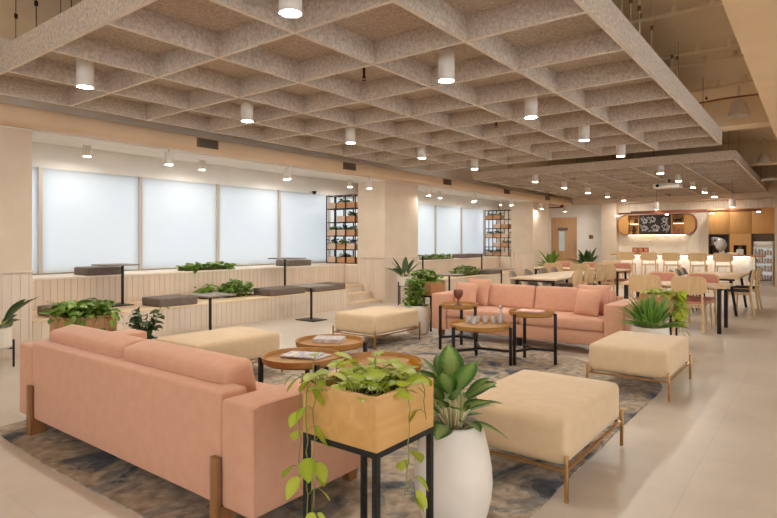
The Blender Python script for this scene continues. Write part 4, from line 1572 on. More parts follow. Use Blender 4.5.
stand('black metal stand holding the planter box at the left end of the far sofa', 7.56, 4.99, 0.40, 0.57)
pb = planter_box('reddish wooden planter box of trailing plants at the left end of the far sofa', 7.56, 4.99, 0.57, 0.42, 0.22, 'planter_wood_b')
f, s_ = MB(), MB()
for _ in range(260):
    x, y = random.uniform(-0.21, 0.21), random.uniform(-0.21, 0.21)
    a = random.uniform(0, 2 * pi)
    zz = 0.21 + random.random() * 0.20 * (1 - abs(y - 0.06) * 2.4)
    l = random.uniform(0.07, 0.11)
    f.leaf((x, y, zz), (cos(a), sin(a), random.uniform(-0.3, 0.6)), l, l * 0.7, 0.9, 'heart', 0, 0.15, 5)
for k in range(6):
    y = 0.20 - 0.05 * k
    vine(f, s_, [(-0.18, y, 0.2), (-0.235, y, 0.25), (-0.25, y, 0.1), (-0.255, y, random.uniform(-0.35, -0.05))], 0.055, 0.045, 2)
s_.build('stems', 'stem', pb, 180)
f.build('foliage', 'l_bush', pb, 180)

# --- right: palm pot behind the ottoman, and a pothos box on a low stand
random.seed(70)
pt = thing('potted_plant', 'white pot with a bright green palm-like plant behind the right ottoman', 'plant', (6.93, 1.52, 0.0))
mb('lathe', [(0.0, 0.0), (0.14, 0.0), (0.17, 0.06), (0.198, 0.25), (0.198, 0.40), (0.190, 0.45), (0.182, 0.45), (0.178, 0.42)], seg=32, close=False).build('pot', 'pot_white', pt)
mb('lathe', [(0.179, 0.41), (0, 0.42)], seg=24, close=False).build('soil', 'soil', pt)
f, s_ = MB(), MB()
for k in range(84):
    a = 2 * pi * k / 84 * 1.62 * 5
    el = random.uniform(0.35, 1.4)
    L = random.uniform(0.24, 0.30) + 0.14 * el / 1.4
    b0 = Vector((cos(a) * .05, sin(a) * .05, 0.41))
    d = Vector((cos(a) * cos(el), sin(a) * cos(el), sin(el)))
    q = b0 + d * L * 0.25
    s_.tube([b0, q], 0.004, 5, 0.003)
    f.leaf(q, d, L * 0.85, random.uniform(0.035, 0.055), random.uniform(0.5, 1.0), 'lance', random.uniform(-0.5, 0.5), 0.25, 6)
s_.build('stems', 'stem', pt, 180)
f.build('foliage', 'l_palm', pt, 180)

stand('low black metal stand behind the right ottoman carrying a pothos box', 8.30, 1.72, 0.40, 0.48)
pb = planter_box('reddish wooden box of lime trailing pothos behind the palm pot', 8.30, 1.72, 0.48, 0.40, 0.23, 'planter_wood_b')
f, s_ = MB(), MB()
for _ in range(90):
    x, y = random.uniform(-0.19, 0.19), random.uniform(-0.19, 0.19)
    a = random.uniform(0, 2 * pi)
    l = random.uniform(0.07, 0.10)
    f.leaf((x, y, 0.21 + random.uniform(0, 0.07)), (cos(a), sin(a), random.uniform(-0.2, 0.6)), l, l * 0.75, 0.9, 'heart', 0, 0.15, 5)
for k in range(10):
    x = -0.12 + 0.035 * k
    vine(f, s_, [(x, -0.17, 0.2), (x, -0.23, 0.25), (x + .01, -0.25, 0.1), (x + .02, -0.26, random.uniform(-0.32, 0.0))], 0.085, 0.07, 1)
s_.build('stems', 'stem', pb, 180)
f.build('foliage', 'l_pothos', pb, 180)


# ================================================================== DINING AREA
def wood_chair(label, padmat, group):
    """faces +X; seat centre at the origin"""
    t = thing('dining_chair', label, 'chair', (0, 0, 0), 0, group)
    m = MB()
    m.box((0.0, 0, 0.435), (0.42, 0.43, 0.022), 0.010)
    m.build('seat', 'chair_wood', t)
    mb('rbox', (0.01, 0, 0.462), (0.39, 0.40, 0.034), 0.014, 8, (0, 0, 0.004)).build('seat_pad', padmat, t)
    for s_ in (-1, 1):
        m = MB()
        m.cyl((0.19, s_ * 0.20, 0), (0.165, s_ * 0.175, 0.43), 0.014, 0.020, 10)
        m.build('leg', 'chair_wood', t)
        m = MB()
        m.tube([(-0.26, s_ * 0.205, 0.0), (-0.215, s_ * 0.195, 0.30), (-0.20, s_ * 0.19, 0.46), (-0.235, s_ * 0.185, 0.66), (-0.262, s_ * 0.17, 0.80)], 0.019, 8, 0.014)
        m.build('leg', 'chair_wood', t)
    m = MB()
    m.cyl((0.17, -0.18, 0.40), (0.17, 0.18, 0.40), 0.012, seg=8)
    m.cyl((-0.205, -0.19, 0.40), (-0.205, 0.19, 0.40), 0.012, seg=8)
    m.cyl((0.17, -0.18, 0.40), (-0.205, -0.19, 0.40), 0.012, seg=8)
    m.cyl((0.17, 0.18, 0.40), (-0.205, 0.19, 0.40), 0.012, seg=8)
    m.build('seat_rail', 'chair_wood', t)
    M4 = Matrix.Translation((-0.268, 0, 0.735)) @ Matrix.Rotation(radians(-9), 4, 'Y')
    mb('panel', 0.50, 0.285, 0.10, 0.016, 0.055, M4).build('backrest', 'chair_wood', t, 50)
    M4 = Matrix.Translation((-0.245, 0, 0.735)) @ Matrix.Rotation(radians(-9), 4, 'Y')
    mb('panel', 0.44, 0.235, 0.08, 0.024, 0.045, M4).build('back_pad', padmat, t, 50)
    return t


def shell_chair(label, group):
    """grey upholstered tub chair facing +X on black tapered legs"""
    t = thing('shell_chair', label, 'chair', (0, 0, 0), 0, group)
    m = MB()
    nu, nv = 14, 10
    prof = []
    for j in range(nv + 1):
        v = j / nv
        if v < 0.5:
            q = v / 0.5
            prof.append((0.22 - 0.40 * q, 0.44 - 0.03 * sin(pi * q * 0.9)))
        else:
            q = (v - 0.5) / 0.5
            prof.append((-0.18 - 0.09 * q ** 0.8 - 0.02 * sin(pi * q), 0.44 + 0.40 * q))
    vs_, fs_ = [], []
    for off in (0.0, 0.028):
        for j, (x, z) in enumerate(prof):
            v = j / nv
            wdt = 0.235 if v < 0.5 else 0.235 - 0.085 * ((v - 0.5) / 0.5) ** 2.2
            for i in range(nu + 1):
                u = -1 + 2 * i / nu
                wrap = 0.10 * abs(u) ** 3 * (0.35 + 0.65 * sin(pi * min(1, v * 1.05)))
                ex = wrap if v >= 0.5 else wrap * 0.25
                ez = wrap * (0.85 if v < 0.5 else 0.25)
                ztop = -0.05 * (u * u) * max(0, (v - 0.8) / 0.2)
                nx_, nz_ = (-0.15, -1) if v < 0.42 else ((-1, -0.1) if v > 0.58 else (-0.7, -0.7))
                vs_.append((x + ex + nx_ * off, u * wdt * (1 + off * 1.2), z + ez + ztop + nz_ * off))
    W2 = nu + 1
    N = W2 * (nv + 1)
    for j in range(nv):
        for i in range(nu):
            a = j * W2 + i
            fs_.append((a, a + 1, a + W2 + 1, a + W2))
            fs_.append((N + a, N + a + W2, N + a + W2 + 1, N + a + 1))
    for i in range(nu):
        fs_.append((i, N + i, N + i + 1, i + 1))
        b_ = nv * W2 + i
        fs_.append((b_, b_ + 1, N + b_ + 1, N + b_))
    for j in range(nv):
        a = j * W2
        fs_.append((a, a + W2, N + a + W2, N + a))
        a = j * W2 + nu
        fs_.append((a, N + a, N + a + W2, a + W2))
    m.add(vs_, fs_)
    m.build('shell', 'grey_fabric', t, 60)
    mb('rbox', (0.02, 0, 0.452), (0.34, 0.36, 0.04), 0.018, 8, (0, 0, 0.006)).build('seat_pad', 'grey_fabric', t)
    for sx, sy in ((1, 1), (1, -1), (-1, 1), (-1, -1)):
        mb('cyl', (sx * 0.20 - 0.02, sy * 0.21, 0), (sx * 0.13 - 0.02, sy * 0.13, 0.395), 0.011, 0.017, 10).build('leg', 'black', t)
    mb('box2', (-0.17, -0.15, 0.382), (0.13, 0.15, 0.398)).build('leg_frame', 'black', t)
    return t


def dining_table(label, x, y, lx, ly, z, axis, splay=0.0, mat='table_oak', inset=0.14):
    """trestle table; legs in pairs at each end of `axis`"""
    t = thing('dining_table', label, 'table', (x, y, 0), 0, 'dining tables')
    mb('box', (0, 0, z - 0.016), (lx, ly, 0.032), 0.006).build('tabletop', mat, t)
    for e in (-1, 1):
        m = MB()
        for s_ in (-1, 1):
            if axis == 'X':
                p0 = (e * (lx / 2 - inset) , s_ * (ly / 2 - 0.05), 0.0)
                p1 = (e * (lx / 2 - inset), s_ * (ly / 2 - 0.05 - splay), z - 0.032)
            else:
                p0 = (s_ * (lx / 2 - 0.06), e * (ly / 2 - inset), 0.0)
                p1 = (s_ * (lx / 2 - 0.06 - splay), e * (ly / 2 - inset), z - 0.032)
            q = MB()
            q.bar(p0, p1, *((0.045, 0.045) if splay else (0.095, 0.05)))
            q.build('leg', 'black', t)
        if axis == 'X':
            m.box((e * (lx / 2 - inset), 0, z - 0.052), (0.05, ly - 0.16, 0.04))
        else:
            m.box((0, e * (ly / 2 - inset), z - 0.052), (lx - 0.16, 0.05, 0.04))
        m.build('crossbar', 'black', t)
    return t

dining_table('oak-topped dining table nearest the camera with pink-padded chairs', 10.35, 1.88, 0.92, 1.56, 0.725, 'Y', 0.0, 'table_oak', 0.10)
dining_table('pale oak dining table with slanted black legs just before the bar', 13.38, 1.66, 2.1, 0.98, 0.74, 'X', 0.10)
dining_table('long pale dining table behind the far sofa lined with grey shell chairs', 11.35, 4.20, 3.0, 0.90, 0.74, 'X', 0.05)
dining_table('oak dining table farthest to the back with pink-padded chairs in front of the door', 14.42, 4.85, 0.90, 2.30, 0.735, 'Y', 0.05, 'table_oak', 0.12)

gp = 'pink-padded wooden dining chairs'
c0 = wood_chair('wooden chair with pink pads, near side of the nearest table, right one', 'pink_seat', gp)
c0.location = (10.03, 1.60, 0)
dup(c0, (10.03, 2.24, 0), 0, 'pink-padded wooden chair, near side of nearest table, left one above the palm', gp)
dup(c0, (10.72, 1.57, 0), pi, 'wooden chair with pink pads facing the camera across the nearest table, right one', gp)
dup(c0, (10.72, 2.20, 0), pi, 'wooden chair with pink pads facing the camera across the nearest table, left one', gp)
for i, y in enumerate((4.05, 4.65, 5.33)):
    dup(c0, (14.06, y, 0), 0, 'pink-padded wooden chair, near side of the farthest table, %s from right' % ORD[i], gp)
for i, y in enumerate((3.98, 4.75, 5.50)):
    dup(c0, (14.80, y, 0), pi, 'pink-padded wooden chair, far side of the farthest table, %s from right' % ORD[i], gp)

gd = 'charcoal-padded wooden dining chairs'
c1 = wood_chair('wooden chair with charcoal pads, right side of the pale oak table, nearest the camera', 'dark_pad', gd)
c1.location, c1.rotation_euler = (12.90, 1.24, 0), (0, 0, pi / 2 + 0.12)
dup(c1, (13.95, 1.20, 0), pi / 2 - 0.05, 'wooden chair with charcoal pads, right side of the pale oak table, nearest the bar', gd)
for i, x in enumerate((10.70, 11.40, 12.12, 12.70)):
    dup(c1, (x, 3.86, 0), pi / 2, 'wooden chair on the right side of the long pale table, %s from the camera' % ORD[i], gd)

gs = 'grey shell chairs'
s0 = shell_chair('grey shell chair at the long pale table, window side, nearest the camera', gs)
s0.location, s0.rotation_euler = (10.40, 4.57, 0), (0, 0, -pi / 2 + 0.15)
for i, x in enumerate((11.08, 11.92, 12.62)):
    dup(s0, (x + 0.08, 4.60, 0), -pi / 2 + random.uniform(-0.15, 0.15), 'grey shell chair at the long pale table, window side, %s from the camera' % ORD[i + 1], gs)
for i, x in enumerate((12.75, 13.40, 14.05)):
    dup(s0, (x, 2.14, 0), -pi / 2, 'grey shell chair across the pale oak table, %s from the camera' % ORD[i], gs)

# ================================================================== BAR
t = thing('bar_counter', 'long bar with a wooden top and glowing white front', 'bar', (17.9, 0, 0))
mb('box2', (0.0, 1.12, 1.005), (0.62, 5.08, 1.045), 0.008).build('countertop', 'cabinet', t)
fr = MB()
fr.grooved(3.5, 0.0, 1.0, 0.075, 0.016, 0.012, Rz(-pi / 2, (0.28, 4.85, 0)))
fr.box2((0.30, 1.35, 0), (0.58, 4.85, 1.0))
fr.build('front', 'bar_front', t)
mb('box2', (0.14, 1.45, 0.990), (0.18, 4.75, 1.0)).build('led_strip', 'led_bar', t)


def bar_stool(label, x, y):
    t = thing('bar_stool', label, 'stool', (x, y, 0), 0, 'wooden bar stools')
    mb('box', (0, 0, 0.745), (0.38, 0.40, 0.024), 0.010).build('seat', 'chair_wood', t)
    mb('rbox', (0.0, 0, 0.772), (0.36, 0.38, 0.034), 0.014, 8).build('seat_pad', 'pot_white', t)
    for s_ in (-1, 1):
        mb('cyl', (0.20, s_ * 0.21, 0), (0.15, s_ * 0.165, 0.735), 0.014, 0.019, 8).build('leg', 'chair_wood', t)
        mb('tube', [(-0.22, s_ * 0.21, 0), (-0.175, s_ * 0.18, 0.74), (-0.20, s_ * 0.175, 0.92), (-0.215, s_ * 0.165, 1.02)], 0.018, 8, 0.013).build('leg', 'chair_wood', t)
    m = MB()
    m.cyl((0.185, -0.197, 0.25), (0.185, 0.197, 0.25), 0.011, seg=8)
    m.cyl((-0.205, -0.2, 0.32), (-0.205, 0.2, 0.32), 0.011, seg=8)
    m.build('footrest', 'chair_wood', t)
    M4 = Matrix.Translation((-0.225, 0, 0.99)) @ Matrix.Rotation(radians(-8), 4, 'Y')
    mb('panel', 0.48, 0.24, 0.09, 0.016, 0.05, M4).build('backrest', 'chair_wood', t, 50)
    return t

st = bar_stool('wooden bar stool at the glowing bar, leftmost', 17.62, 4.49)
for i, y in enumerate((3.87, 3.29, 2.62, 2.02)):
    dup(st, (17.62, y, 0), 0, 'wooden bar stool at the glowing bar, %s from the left' % ORD[i + 1], 'wooden bar stools')

# low cabinet left of the bar
t = thing('low_cabinet', 'small wooden cabinet at the left end of the bar', 'cabinet', (19.1, 5.35, 0))
mb('box2', (-0.25, -0.28, 0), (0.25, 0.28, 0.78), 0.004).build('body', 'chair_wood', t)
mb('box2', (-0.262, -0.26, 0.06), (-0.25, 0.26, 0.75), 0.002).build('door', 'chair_wood', t)

# three framed cards at the left end of the counter
for i, y in enumerate((4.44, 4.28, 4.13)):
    t = thing('framed_card', 'orange framed card standing on the bar, %s from the left' % ORD[i], 'frame', (18.25, y, 1.045), 0.05, 'framed cards on the bar')
    m = MB()
    m.box2((0, -0.075, 0), (0.012, -0.055, 0.19))
    m.box2((0, 0.055, 0), (0.012, 0.075, 0.19))
    m.box2((0, -0.055, 0), (0.012, 0.055, 0.02))
    m.box2((0, -0.055, 0.17), (0.012, 0.055, 0.19))
    m.build('frame_border', 'cabinet_dark', t)
    mb('box2', (0.004, -0.055, 0.02), (0.010, 0.055, 0.17)).build('card', m_noise('card_print%d' % i, (190, 92, 52), (226, 178, 140), 18, 0.6), t)

# drinks dispenser with a round glass body
t = thing('drinks_dispenser', 'round clear dispenser on a stand on the bar before the niche', 'dispenser', (18.15, 2.15, 1.045))
mb('lathe', [(0.0, 0.0), (0.10, 0.0), (0.10, 0.012), (0.025, 0.03), (0.02, 0.10), (0.05, 0.115), (0.0, 0.115)], seg=20, close=False).build('foot', 'steel', t)
mb('lathe', [(0.03, 0.115), (0.10, 0.15), (0.145, 0.24), (0.145, 0.32), (0.11, 0.40), (0.09, 0.42)], seg=24, close=False).build('jar', 'glassware', t)
mb('lathe', [(0.0, 0.135), (0.085, 0.15), (0.125, 0.24), (0.125, 0.30), (0.0, 0.305)], seg=24, close=False).build('drink', m_flat('pale_drink', (206, 202, 192), 0.2), t)
mb('lathe', [(0.095, 0.415), (0.095, 0.43), (0.03, 0.46), (0.0, 0.47)], seg=20, close=False).build('lid', 'steel', t)
t = thing('serving_tray', 'low pale tray standing on the bar right of the round dispenser', 'tray', (18.2, 1.88, 1.045))
m = MB()
m.box2((-0.12, -0.15, 0), (0.12, 0.15, 0.012))
m.box2((-0.12, -0.15, 0.012), (-0.11, 0.15, 0.05))
m.box2((0.11, -0.15, 0.012), (0.12, 0.15, 0.05))
m.box2((-0.11, -0.15, 0.012), (0.11, -0.14, 0.05))
m.box2((-0.11, 0.14, 0.012), (0.11, 0.15, 0.05))
m.build('tray_body', 'pale_box', t)
mb('rbox', (0, 0, 0.04), (0.18, 0.24, 0.055), 0.02, 8).build('napkins', 'pot_white', t)

# ------------------------------------------------------------------ hanging red-brown light over the bar
t = thing('hanging_light', 'long slender red-brown wooden light hanging over the bar', 'ceiling light', (17.8, 3.0, 2.20))
m = MB()
out = []
n = 16
for i in range(n + 1):
    u = -1 + 2 * i / n
    out.append((0.10 * (1 - abs(u) ** 4) ** 0.5 + 0.02, u * 1.82))
poly = out + [(-x, y) for x, y in reversed(out)]
m.prism(poly, 0.035, 0.085)
m.build('wooden_blade', 'copper', t)
m = MB()
m.box2((-0.05, -0.55, 0.086), (0.05, 1.45, 0.125), 0.01)
m.build('upper_rib', 'copper', t)
for y in (-1.76, -0.68, 0.46, 1.86):
    s_ = MB()
    s_.lathe([(0.0, 0.0), (0.055, 0.0), (0.055, 0.045), (0.0, 0.055)], (0.0, y, 0.005), 16, False)
    s_ = s_.build('spot_cup', 'white_metal', t)
    mb('prism', [(0.045 * cos(2 * pi * k / 10), y + 0.045 * sin(2 * pi * k / 10)) for k in range(10)], 0.001, 0.004).build('lens', 'lens_s', s_)
for y in (-1.2, 0.4, 1.5):
    mb('cyl', (0, y, 0.08), (0, y, 1.0), 0.002, seg=5).build('cable', 'grille', t)
GK = 'white cans over the bar'
for i, (x, y) in enumerate(((17.6, 3.70), (17.6, 1.82))):
    can_light('can_light', 'white can light hanging behind the long red-brown light, %s one' % ('left', 'right')[i], (x, y, 2.34), 0.075, 0.22, 'lens_s', GK, 0.64)

# ------------------------------------------------------------------ pill-shaped wall shelf with blackboard
t = thing('wall_shelf', 'pill-shaped wooden wall shelf around a blackboard above the bar', 'shelf', (X1 - 0.012, 4.62, 1.66))
Lh, Hh, D, R = 1.30, 0.74, 0.24, 0.30
def pill(hy, r_, n=12):
    pts = []
    for a0, cy, cz, s0 in ((0, hy - r_, Hh / 2 + (Hh / 2 - r_), 0),):
        pass
    for k in range(n + 1):
        a = pi / 2 * k / n
        pts.append((hy - r_ + r_ * cos(a), Hh - r_ + r_ * sin(a)))
    for k in range(n + 1):
        a = pi / 2 + pi / 2 * k / n
        pts.append((-hy + r_ + r_ * cos(a), Hh - r_ + r_ * sin(a)))
    for k in range(n + 1):
        a = pi + pi / 2 * k / n
        pts.append((-hy + r_ + r_ * cos(a), r_ + r_ * sin(a)))
    for k in range(n + 1):
        a = 3 * pi / 2 + pi / 2 * k / n
        pts.append((hy - r_ + r_ * cos(a), r_ + r_ * sin(a)))
    return pts
MX = Matrix(((0, 0, -1, 0), (1, 0, 0, 0), (0, 1, 0, 0), (0, 0, 0, 1)))   # (y, z, depth) -> world axes, depth towards -X
P_ = pill(Lh, R)
m = MB()
n = len(P_)
inn = pill(Lh - 0.03, R - 0.03)
inn = [(y, z * (Hh - 0.0) / Hh) for y, z in inn]
cy, cz = 0, Hh / 2
inn = [(y * (Lh - 0.028) / (Lh - 0.03), cz + (z - cz) * (Hh - 0.056) / Hh) for y, z in inn]
vs_ = [(y, z, 0) for y, z in P_] + [(y, z, D) for y, z in P_] + [(y, z, 0) for y, z in inn] + [(y, z, D) for y, z in inn]
fs_ = []
for i in range(n):
    j = (i + 1) % n
    fs_ += [(i, j, n + j, n + i), (2 * n + i, 3 * n + i, 3 * n + j, 2 * n + j), (n + i, n + j, 3 * n + j, 3 * n + i), (i, 2 * n + i, 2 * n + j, j)]
m.add(vs_, fs_, MX)
m.build('frame', m_wood('shelf_edge_brown', (116, 66, 36), (136, 80, 46), 'Y', 4), t)
m = MB()
m.prism([(y * 0.999, z) for y, z in inn], 0.0, 0.012, MX)
m.build('back_panel', 'cabinet', t)
for a, c in ((0.94, 1.27), (-1.27, -0.94)):
    e = MB()
    pts = [(y, z) for y, z in inn if (a > 0 and y >= 0.94) or (a < 0 and y <= -0.94)]
    ys = 0.94 if a > 0 else -0.94
    if a > 0:
        pts = [(y, z) for y, z in inn if y > 0.93]
        lowz = min(z for y, z in inn)
        hiz = max(z for y, z in inn)
        up = sorted([p for p in pts if p[1] >= cz], key=lambda p: -p[1])
        dn = sorted([p for p in pts if p[1] < cz], key=lambda p: -p[1])
        poly = [(ys, hiz)] + up + dn + [(ys, lowz)]
    else:
        pts = [(y, z) for y, z in inn if y < -0.93]
        lowz = min(z for y, z in inn)
        hiz = max(z for y, z in inn)
        up = sorted([p for p in pts if p[1] >= cz], key=lambda p: p[1])
        dn = sorted([p for p in pts if p[1] < cz], key=lambda p: p[1])
        poly = [(ys, lowz)] + dn + up + [(ys, hiz)]
    e.prism(poly, 0.012, D - 0.03, MX)
    e.build('end_panel', 'cabinet', t)
for y in (0.93, 0.56, -0.52, -0.93):
    mb('box', (-D / 2, y, Hh / 2), (D - 0.01, 0.02, Hh - 0.05)).build('divider', 'cabinet', t)
for y0, y1 in ((0.57, 0.92), (-0.92, -0.53)):
    mb('box2', (-D + 0.01, y0, 0.41), (-0.012, y1, 0.43)).build('shelf_board', 'cabinet', t)
    mb('box2', (-0.05, y0 + .02, 0.395), (-0.03, y1 - .02, 0.409)).build('shelf_light', 'led_s', t)
mb('box2', (-0.10, -0.95, -0.018), (-0.06, 0.95, -0.004)).build('under_light', 'led', t)
bb = mb('box2', (-D + 0.02, -0.51, 0.03), (-D + 0.045, 0.55, Hh - 0.03)).build('blackboard', 'board', t)
random.seed(3)
ck = MB()
xx = -D + 0.016
def stroke(pts, r=0.006):
    ck.tube([(xx, y, z) for y, z in pts], r, 4)
for cy_, cz_, rr in ((0.36, 0.50, 0.08), (0.10, 0.55, 0.09), (-0.30, 0.52, 0.08), (0.38, 0.24, 0.09), (0.0, 0.24, 0.11), (-0.34, 0.26, 0.11)):
    for q in range(3):
        rq = rr * (1 - 0.27 * q)
        stroke([(cy_ + rq * cos(2 * pi * k / 14 + q) * 1.15, cz_ + rq * sin(2 * pi * k / 14 + q)) for k in range(13)])
    for q in range(5):
        a = 2 * pi * q / 5 + rr
        stroke([(cy_ + rr * cos(a), cz_ + rr * sin(a)), (cy_ + rr * 1.35 * cos(a + .3), cz_ + rr * 1.35 * sin(a + .3))], 0.008)
for q in range(22):
    y, z = random.uniform(-0.46, 0.50), random.uniform(0.08, 0.66)
    stroke([(y, z), (y + 0.03, z + random.uniform(-.04, .04)), (y + random.uniform(0.04, .07), z + random.uniform(-.03, .03))], 0.007)
ck.build('chalk_drawing', 'chalk', bb)

# ornaments standing in the shelf
def ornament(label, y, z, kind):
    t = thing('shelf_ornament', label, 'ornament', (X1 - 0.012 - 0.13, y, z))
    m = MB()
    if kind == 'stack':
        m.lathe([(0, 0), (0.05, 0), (0.055, 0.03), (0.03, 0.07), (0.055, 0.11), (0.05, 0.16), (0.025, 0.20), (0.04, 0.24), (0.03, 0.29), (0, 0.31)], seg=16, close=False)
        m.build('body', 'black', t)
    elif kind == 'cone':
        m.lathe([(0, 0), (0.07, 0), (0.06, 0.06), (0.03, 0.12), (0.02, 0.17), (0, 0.18)], seg=16, close=False)
        m.build('body', 'black', t)
    elif kind == 'rider':
        m.rbox((0, 0, 0.10), (0.05, 0.20, 0.06), 0.025, 8)
        for yy in (-0.08, -0.05, 0.05, 0.08):
            m.cyl((0, yy * 1.3, 0), (0, yy, 0.09), 0.008, 0.012, 6)
        m.tube([(0, -0.09, 0.11), (0, -0.13, 0.16), (0, -0.16, 0.17)], 0.02, 6, 0.012)
        m.tube([(0, 0.10, 0.11), (0, 0.14, 0.09), (0, 0.15, 0.05)], 0.010, 6)
        m.build('body', 'black', t)
    else:
        m.lathe([(0, 0), (0.03, 0), (0.03, 0.01), (0.006, 0.02), (0.006, 0.10), (0.02, 0.12), (0.016, 0.15), (0, 0.16)], seg=12, close=False)
        m.build('body', 'copper', t)
ornament('small black figure on the upper left shelf of the pill-shaped unit', 5.30, 2.09 + .001, 'cone')
ornament('tall black stacked ornament on the lower left shelf of the pill-shaped unit', 5.38, 1.685 + .003, 'stack')
ornament('black four-legged figurine on the upper right shelf of the pill-shaped unit', 3.90, 2.09 + .001, 'rider')
ornament('tiny reddish stem ornament on the lower right shelf of the pill-shaped unit', 3.88, 1.685 + .003, 'stem')

# ------------------------------------------------------------------ kitchen cabinets, niches and chiller
XC = 21.42
def cabinet(label, y0, y1, z0, z1, doors, handle=None):
    t = thing('wall_cabinet', label, 'cabinet', (XC, (y0 + y1) / 2, z0), 0, 'oak kitchen cabinets')
    a = (y1 - y0) / 2
    mb('box2', (0.02, -a, 0), (X1 - XC - 0.02, a, z1 - z0)).build('carcass', 'cabinet', t)
    for (p, q) in doors:
        mb('box2', (0.0, -a + p + 0.004, 0.004), (0.019, -a + q - 0.004, z1 - z0 - 0.004), 0.002).build('door', 'cabinet', t)
    return t
cabinet('oak upper cabinet above the round dispenser and appliances', 2.30, 2.90, 1.67, 2.50, [(0, 0.60)])
cabinet('oak upper cabinet in the middle, left of the one over the chiller', 1.69, 2.295, 1.67, 2.50, [(0, 0.605)])
cabinet('oak upper cabinet over the glass-door chiller', 1.055, 1.685, 1.67, 2.50, [(0, 0.63)])

t = thing('appliance_niche', 'dark niche unit with shelves behind the round dispenser', 'cabinet', (XC, 2.60, 0.0))
m = MB()
m.box2((0.58, -0.30, 0.95), (0.60, 0.30, 1.665))
m.box2((0.0, -0.30, 0.95), (0.60, -0.275, 1.665))
m.box2((0.0, 0.275, 0.95), (0.60, 0.30, 1.665))
m.box2((0.0, -0.275, 1.64), (0.58, 0.275, 1.665))
m.box2((0.0, -0.275, 1.285), (0.58, 0.275, 1.305))
m.build('niche_lining', 'cabinet_dark', t)
mb('box2', (0.0, -0.30, 0.0), (0.60, 0.30, 0.95)).build('base_unit', 'tile', t)
t = thing('oak_panel_unit', 'oak panel unit with a small dark niche between the appliance niche and chiller', 'cabinet', (XC, 1.99, 0.0))
m = MB()
m.box2((0.0, -0.298, 1.30), (0.60, 0.298, 1.665))
m.box2((0.0, -0.298, 0.95), (0.60, -0.17, 1.30))
m.box2((0.0, 0.19, 0.95), (0.60, 0.298, 1.30))
m.build('panel', 'cabinet', t)
mb('box2', (0.45, -0.17, 0.95), (0.60, 0.19, 1.30)).build('niche_back', 'cabinet_dark', t)
mb('box2', (0.0, -0.298, 0.0), (0.60, 0.298, 0.95)).build('base_unit', 'tile', t)
t = thing('chiller_surround', 'dark wooden surround framing the glass-door chiller', 'cabinet', (XC, 1.37, 0.0))
m = MB()
m.box2((0.0, -0.315, 0), (0.60, -0.285, 1.665))
m.box2((0.0, 0.285, 0), (0.60, 0.315, 1.665))
m.box2((0.56, -0.285, 0), (0.60, 0.285, 1.665))
m.box2((0.12, -0.285, 1.46), (0.56, 0.285, 1.665))
m.build('surround', 'cabinet_dark', t)

t = thing('coffee_machine', 'small steel coffee machine in the niche behind the dispenser', 'coffee machine', (XC + 0.10, 2.73, 1.306))
m = MB()
m.box2((0.1, -0.12, 0), (0.32, 0.12, 0.26), 0.01)
m.box2((0.0, -0.12, 0.18), (0.1, 0.12, 0.26), 0.01)
m.box2((0.0, -0.12, 0), (0.1, 0.12, 0.03), 0.006)
m.build('body', 'steel', t)
mb('cyl', (0.05, 0, 0.12), (0.05, 0, 0.18), 0.018, seg=10).build('spout', 'black', t)
mb('lathe', [(0, 0), (0.02, 0), (0.03, 0.05), (0.026, 0.05), (0, 0.01)], (0.05, 0.0, 0.03), 12, False).build('cup', 'pot_white', t)
t = thing('water_jug', 'white jug on the lower shelf of the niche behind the dispenser', 'jug', (XC + 0.15, 2.50, 0.951))
mb('lathe', [(0, 0), (0.06, 0), (0.065, 0.12), (0.04, 0.2), (0.05, 0.24), (0.045, 0.24), (0.03, 0.2), (0, 0.19)], seg=16, close=False).build('body', 'white_metal', t)
mb('tube', [(0, 0.045, 0.2), (0, 0.10, 0.19), (0, 0.10, 0.10), (0, 0.06, 0.07)], 0.008, 6).build('handle', 'white_metal', t)
t = thing('grinder', 'pale boxy grinder in the small dark niche', 'grinder', (XC + 0.12, 2.02, 0.951))
mb('box2', (-0.05, -0.11, 0), (0.15, 0.09, 0.22), 0.012).build('body', 'white_metal', t)
mb('lathe', [(0.05, 0.22), (0.075, 0.30), (0.07, 0.30), (0.045, 0.225)], (0.05, 0, 0), 14, False).build('hopper', 'steel', t)

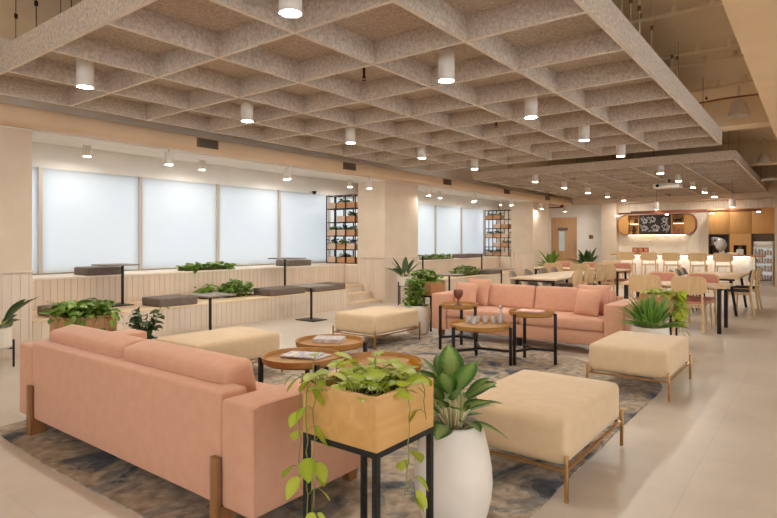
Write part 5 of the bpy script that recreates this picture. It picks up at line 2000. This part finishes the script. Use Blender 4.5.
t = thing('drinks_chiller', 'white glass-door drinks chiller at the right end of the kitchen', 'fridge', (XC + 0.02, 1.37, 0.0))
m = MB()
m.box2((0.05, -0.27, 0.0), (0.52, -0.245, 1.43))
m.box2((0.05, 0.245, 0.0), (0.52, 0.27, 1.43))
m.box2((0.50, -0.245, 0.0), (0.52, 0.245, 1.43))
m.box2((0.05, -0.245, 0.0), (0.50, 0.245, 0.16))
m.box2((0.05, -0.245, 1.26), (0.50, 0.245, 1.43))
m.build('cabinet_body', 'white_metal', t)
mb('box2', (0.03, -0.24, 1.28), (0.05, 0.24, 1.41), 0.004).build('header', m_flat('header_white', (236, 232, 226), 0.4), t)
m = MB()
m.box2((0.015, -0.265, 0.05), (0.045, -0.225, 1.26))
m.box2((0.015, 0.225, 0.05), (0.045, 0.265, 1.26))
m.box2((0.015, -0.225, 0.05), (0.045, 0.225, 0.16))
m.box2((0.015, -0.225, 1.20), (0.045, 0.225, 1.26))
dr = m.build('door', 'steel', t)
mb('box2', (0.026, -0.225, 0.16), (0.034, 0.225, 1.20)).build('pane', 'glass', dr)
mb('box2', (-0.01, 0.20, 0.55), (0.015, 0.215, 0.95)).build('handle', 'black', dr)
mb('box2', (0.49, -0.22, 0.2), (0.498, 0.22, 1.2)).build('inner_light', 'led_w', t)
for k in range(4):
    mb('box2', (0.08, -0.24, 0.20 + 0.26 * k), (0.48, 0.24, 0.212 + 0.26 * k)).build('wire_shelf', 'white_metal', t)
random.seed(2)
for k in range(4):
    for j in range(6):
        y = 1.37 - 0.19 + j * 0.075
        b_ = thing('drink_can', 'drink can on the %s chiller shelf up, %s from the right' % (ORD[k], ORD[j]), 'can', (XC + 0.02 + 0.14, y, 0.213 + 0.26 * k), 0, 'cans in the drinks chiller')
        hh = random.choice((0.13, 0.16, 0.18))
        mb('lathe', [(0, 0), (0.026, 0), (0.030, 0.008), (0.030, hh - 0.02), (0.022, hh), (0, hh)], seg=12, close=False).build('can_body', random.choice(('steel', 'pale_box', 'paper_pink', 'white_metal', 'paper')), b_)
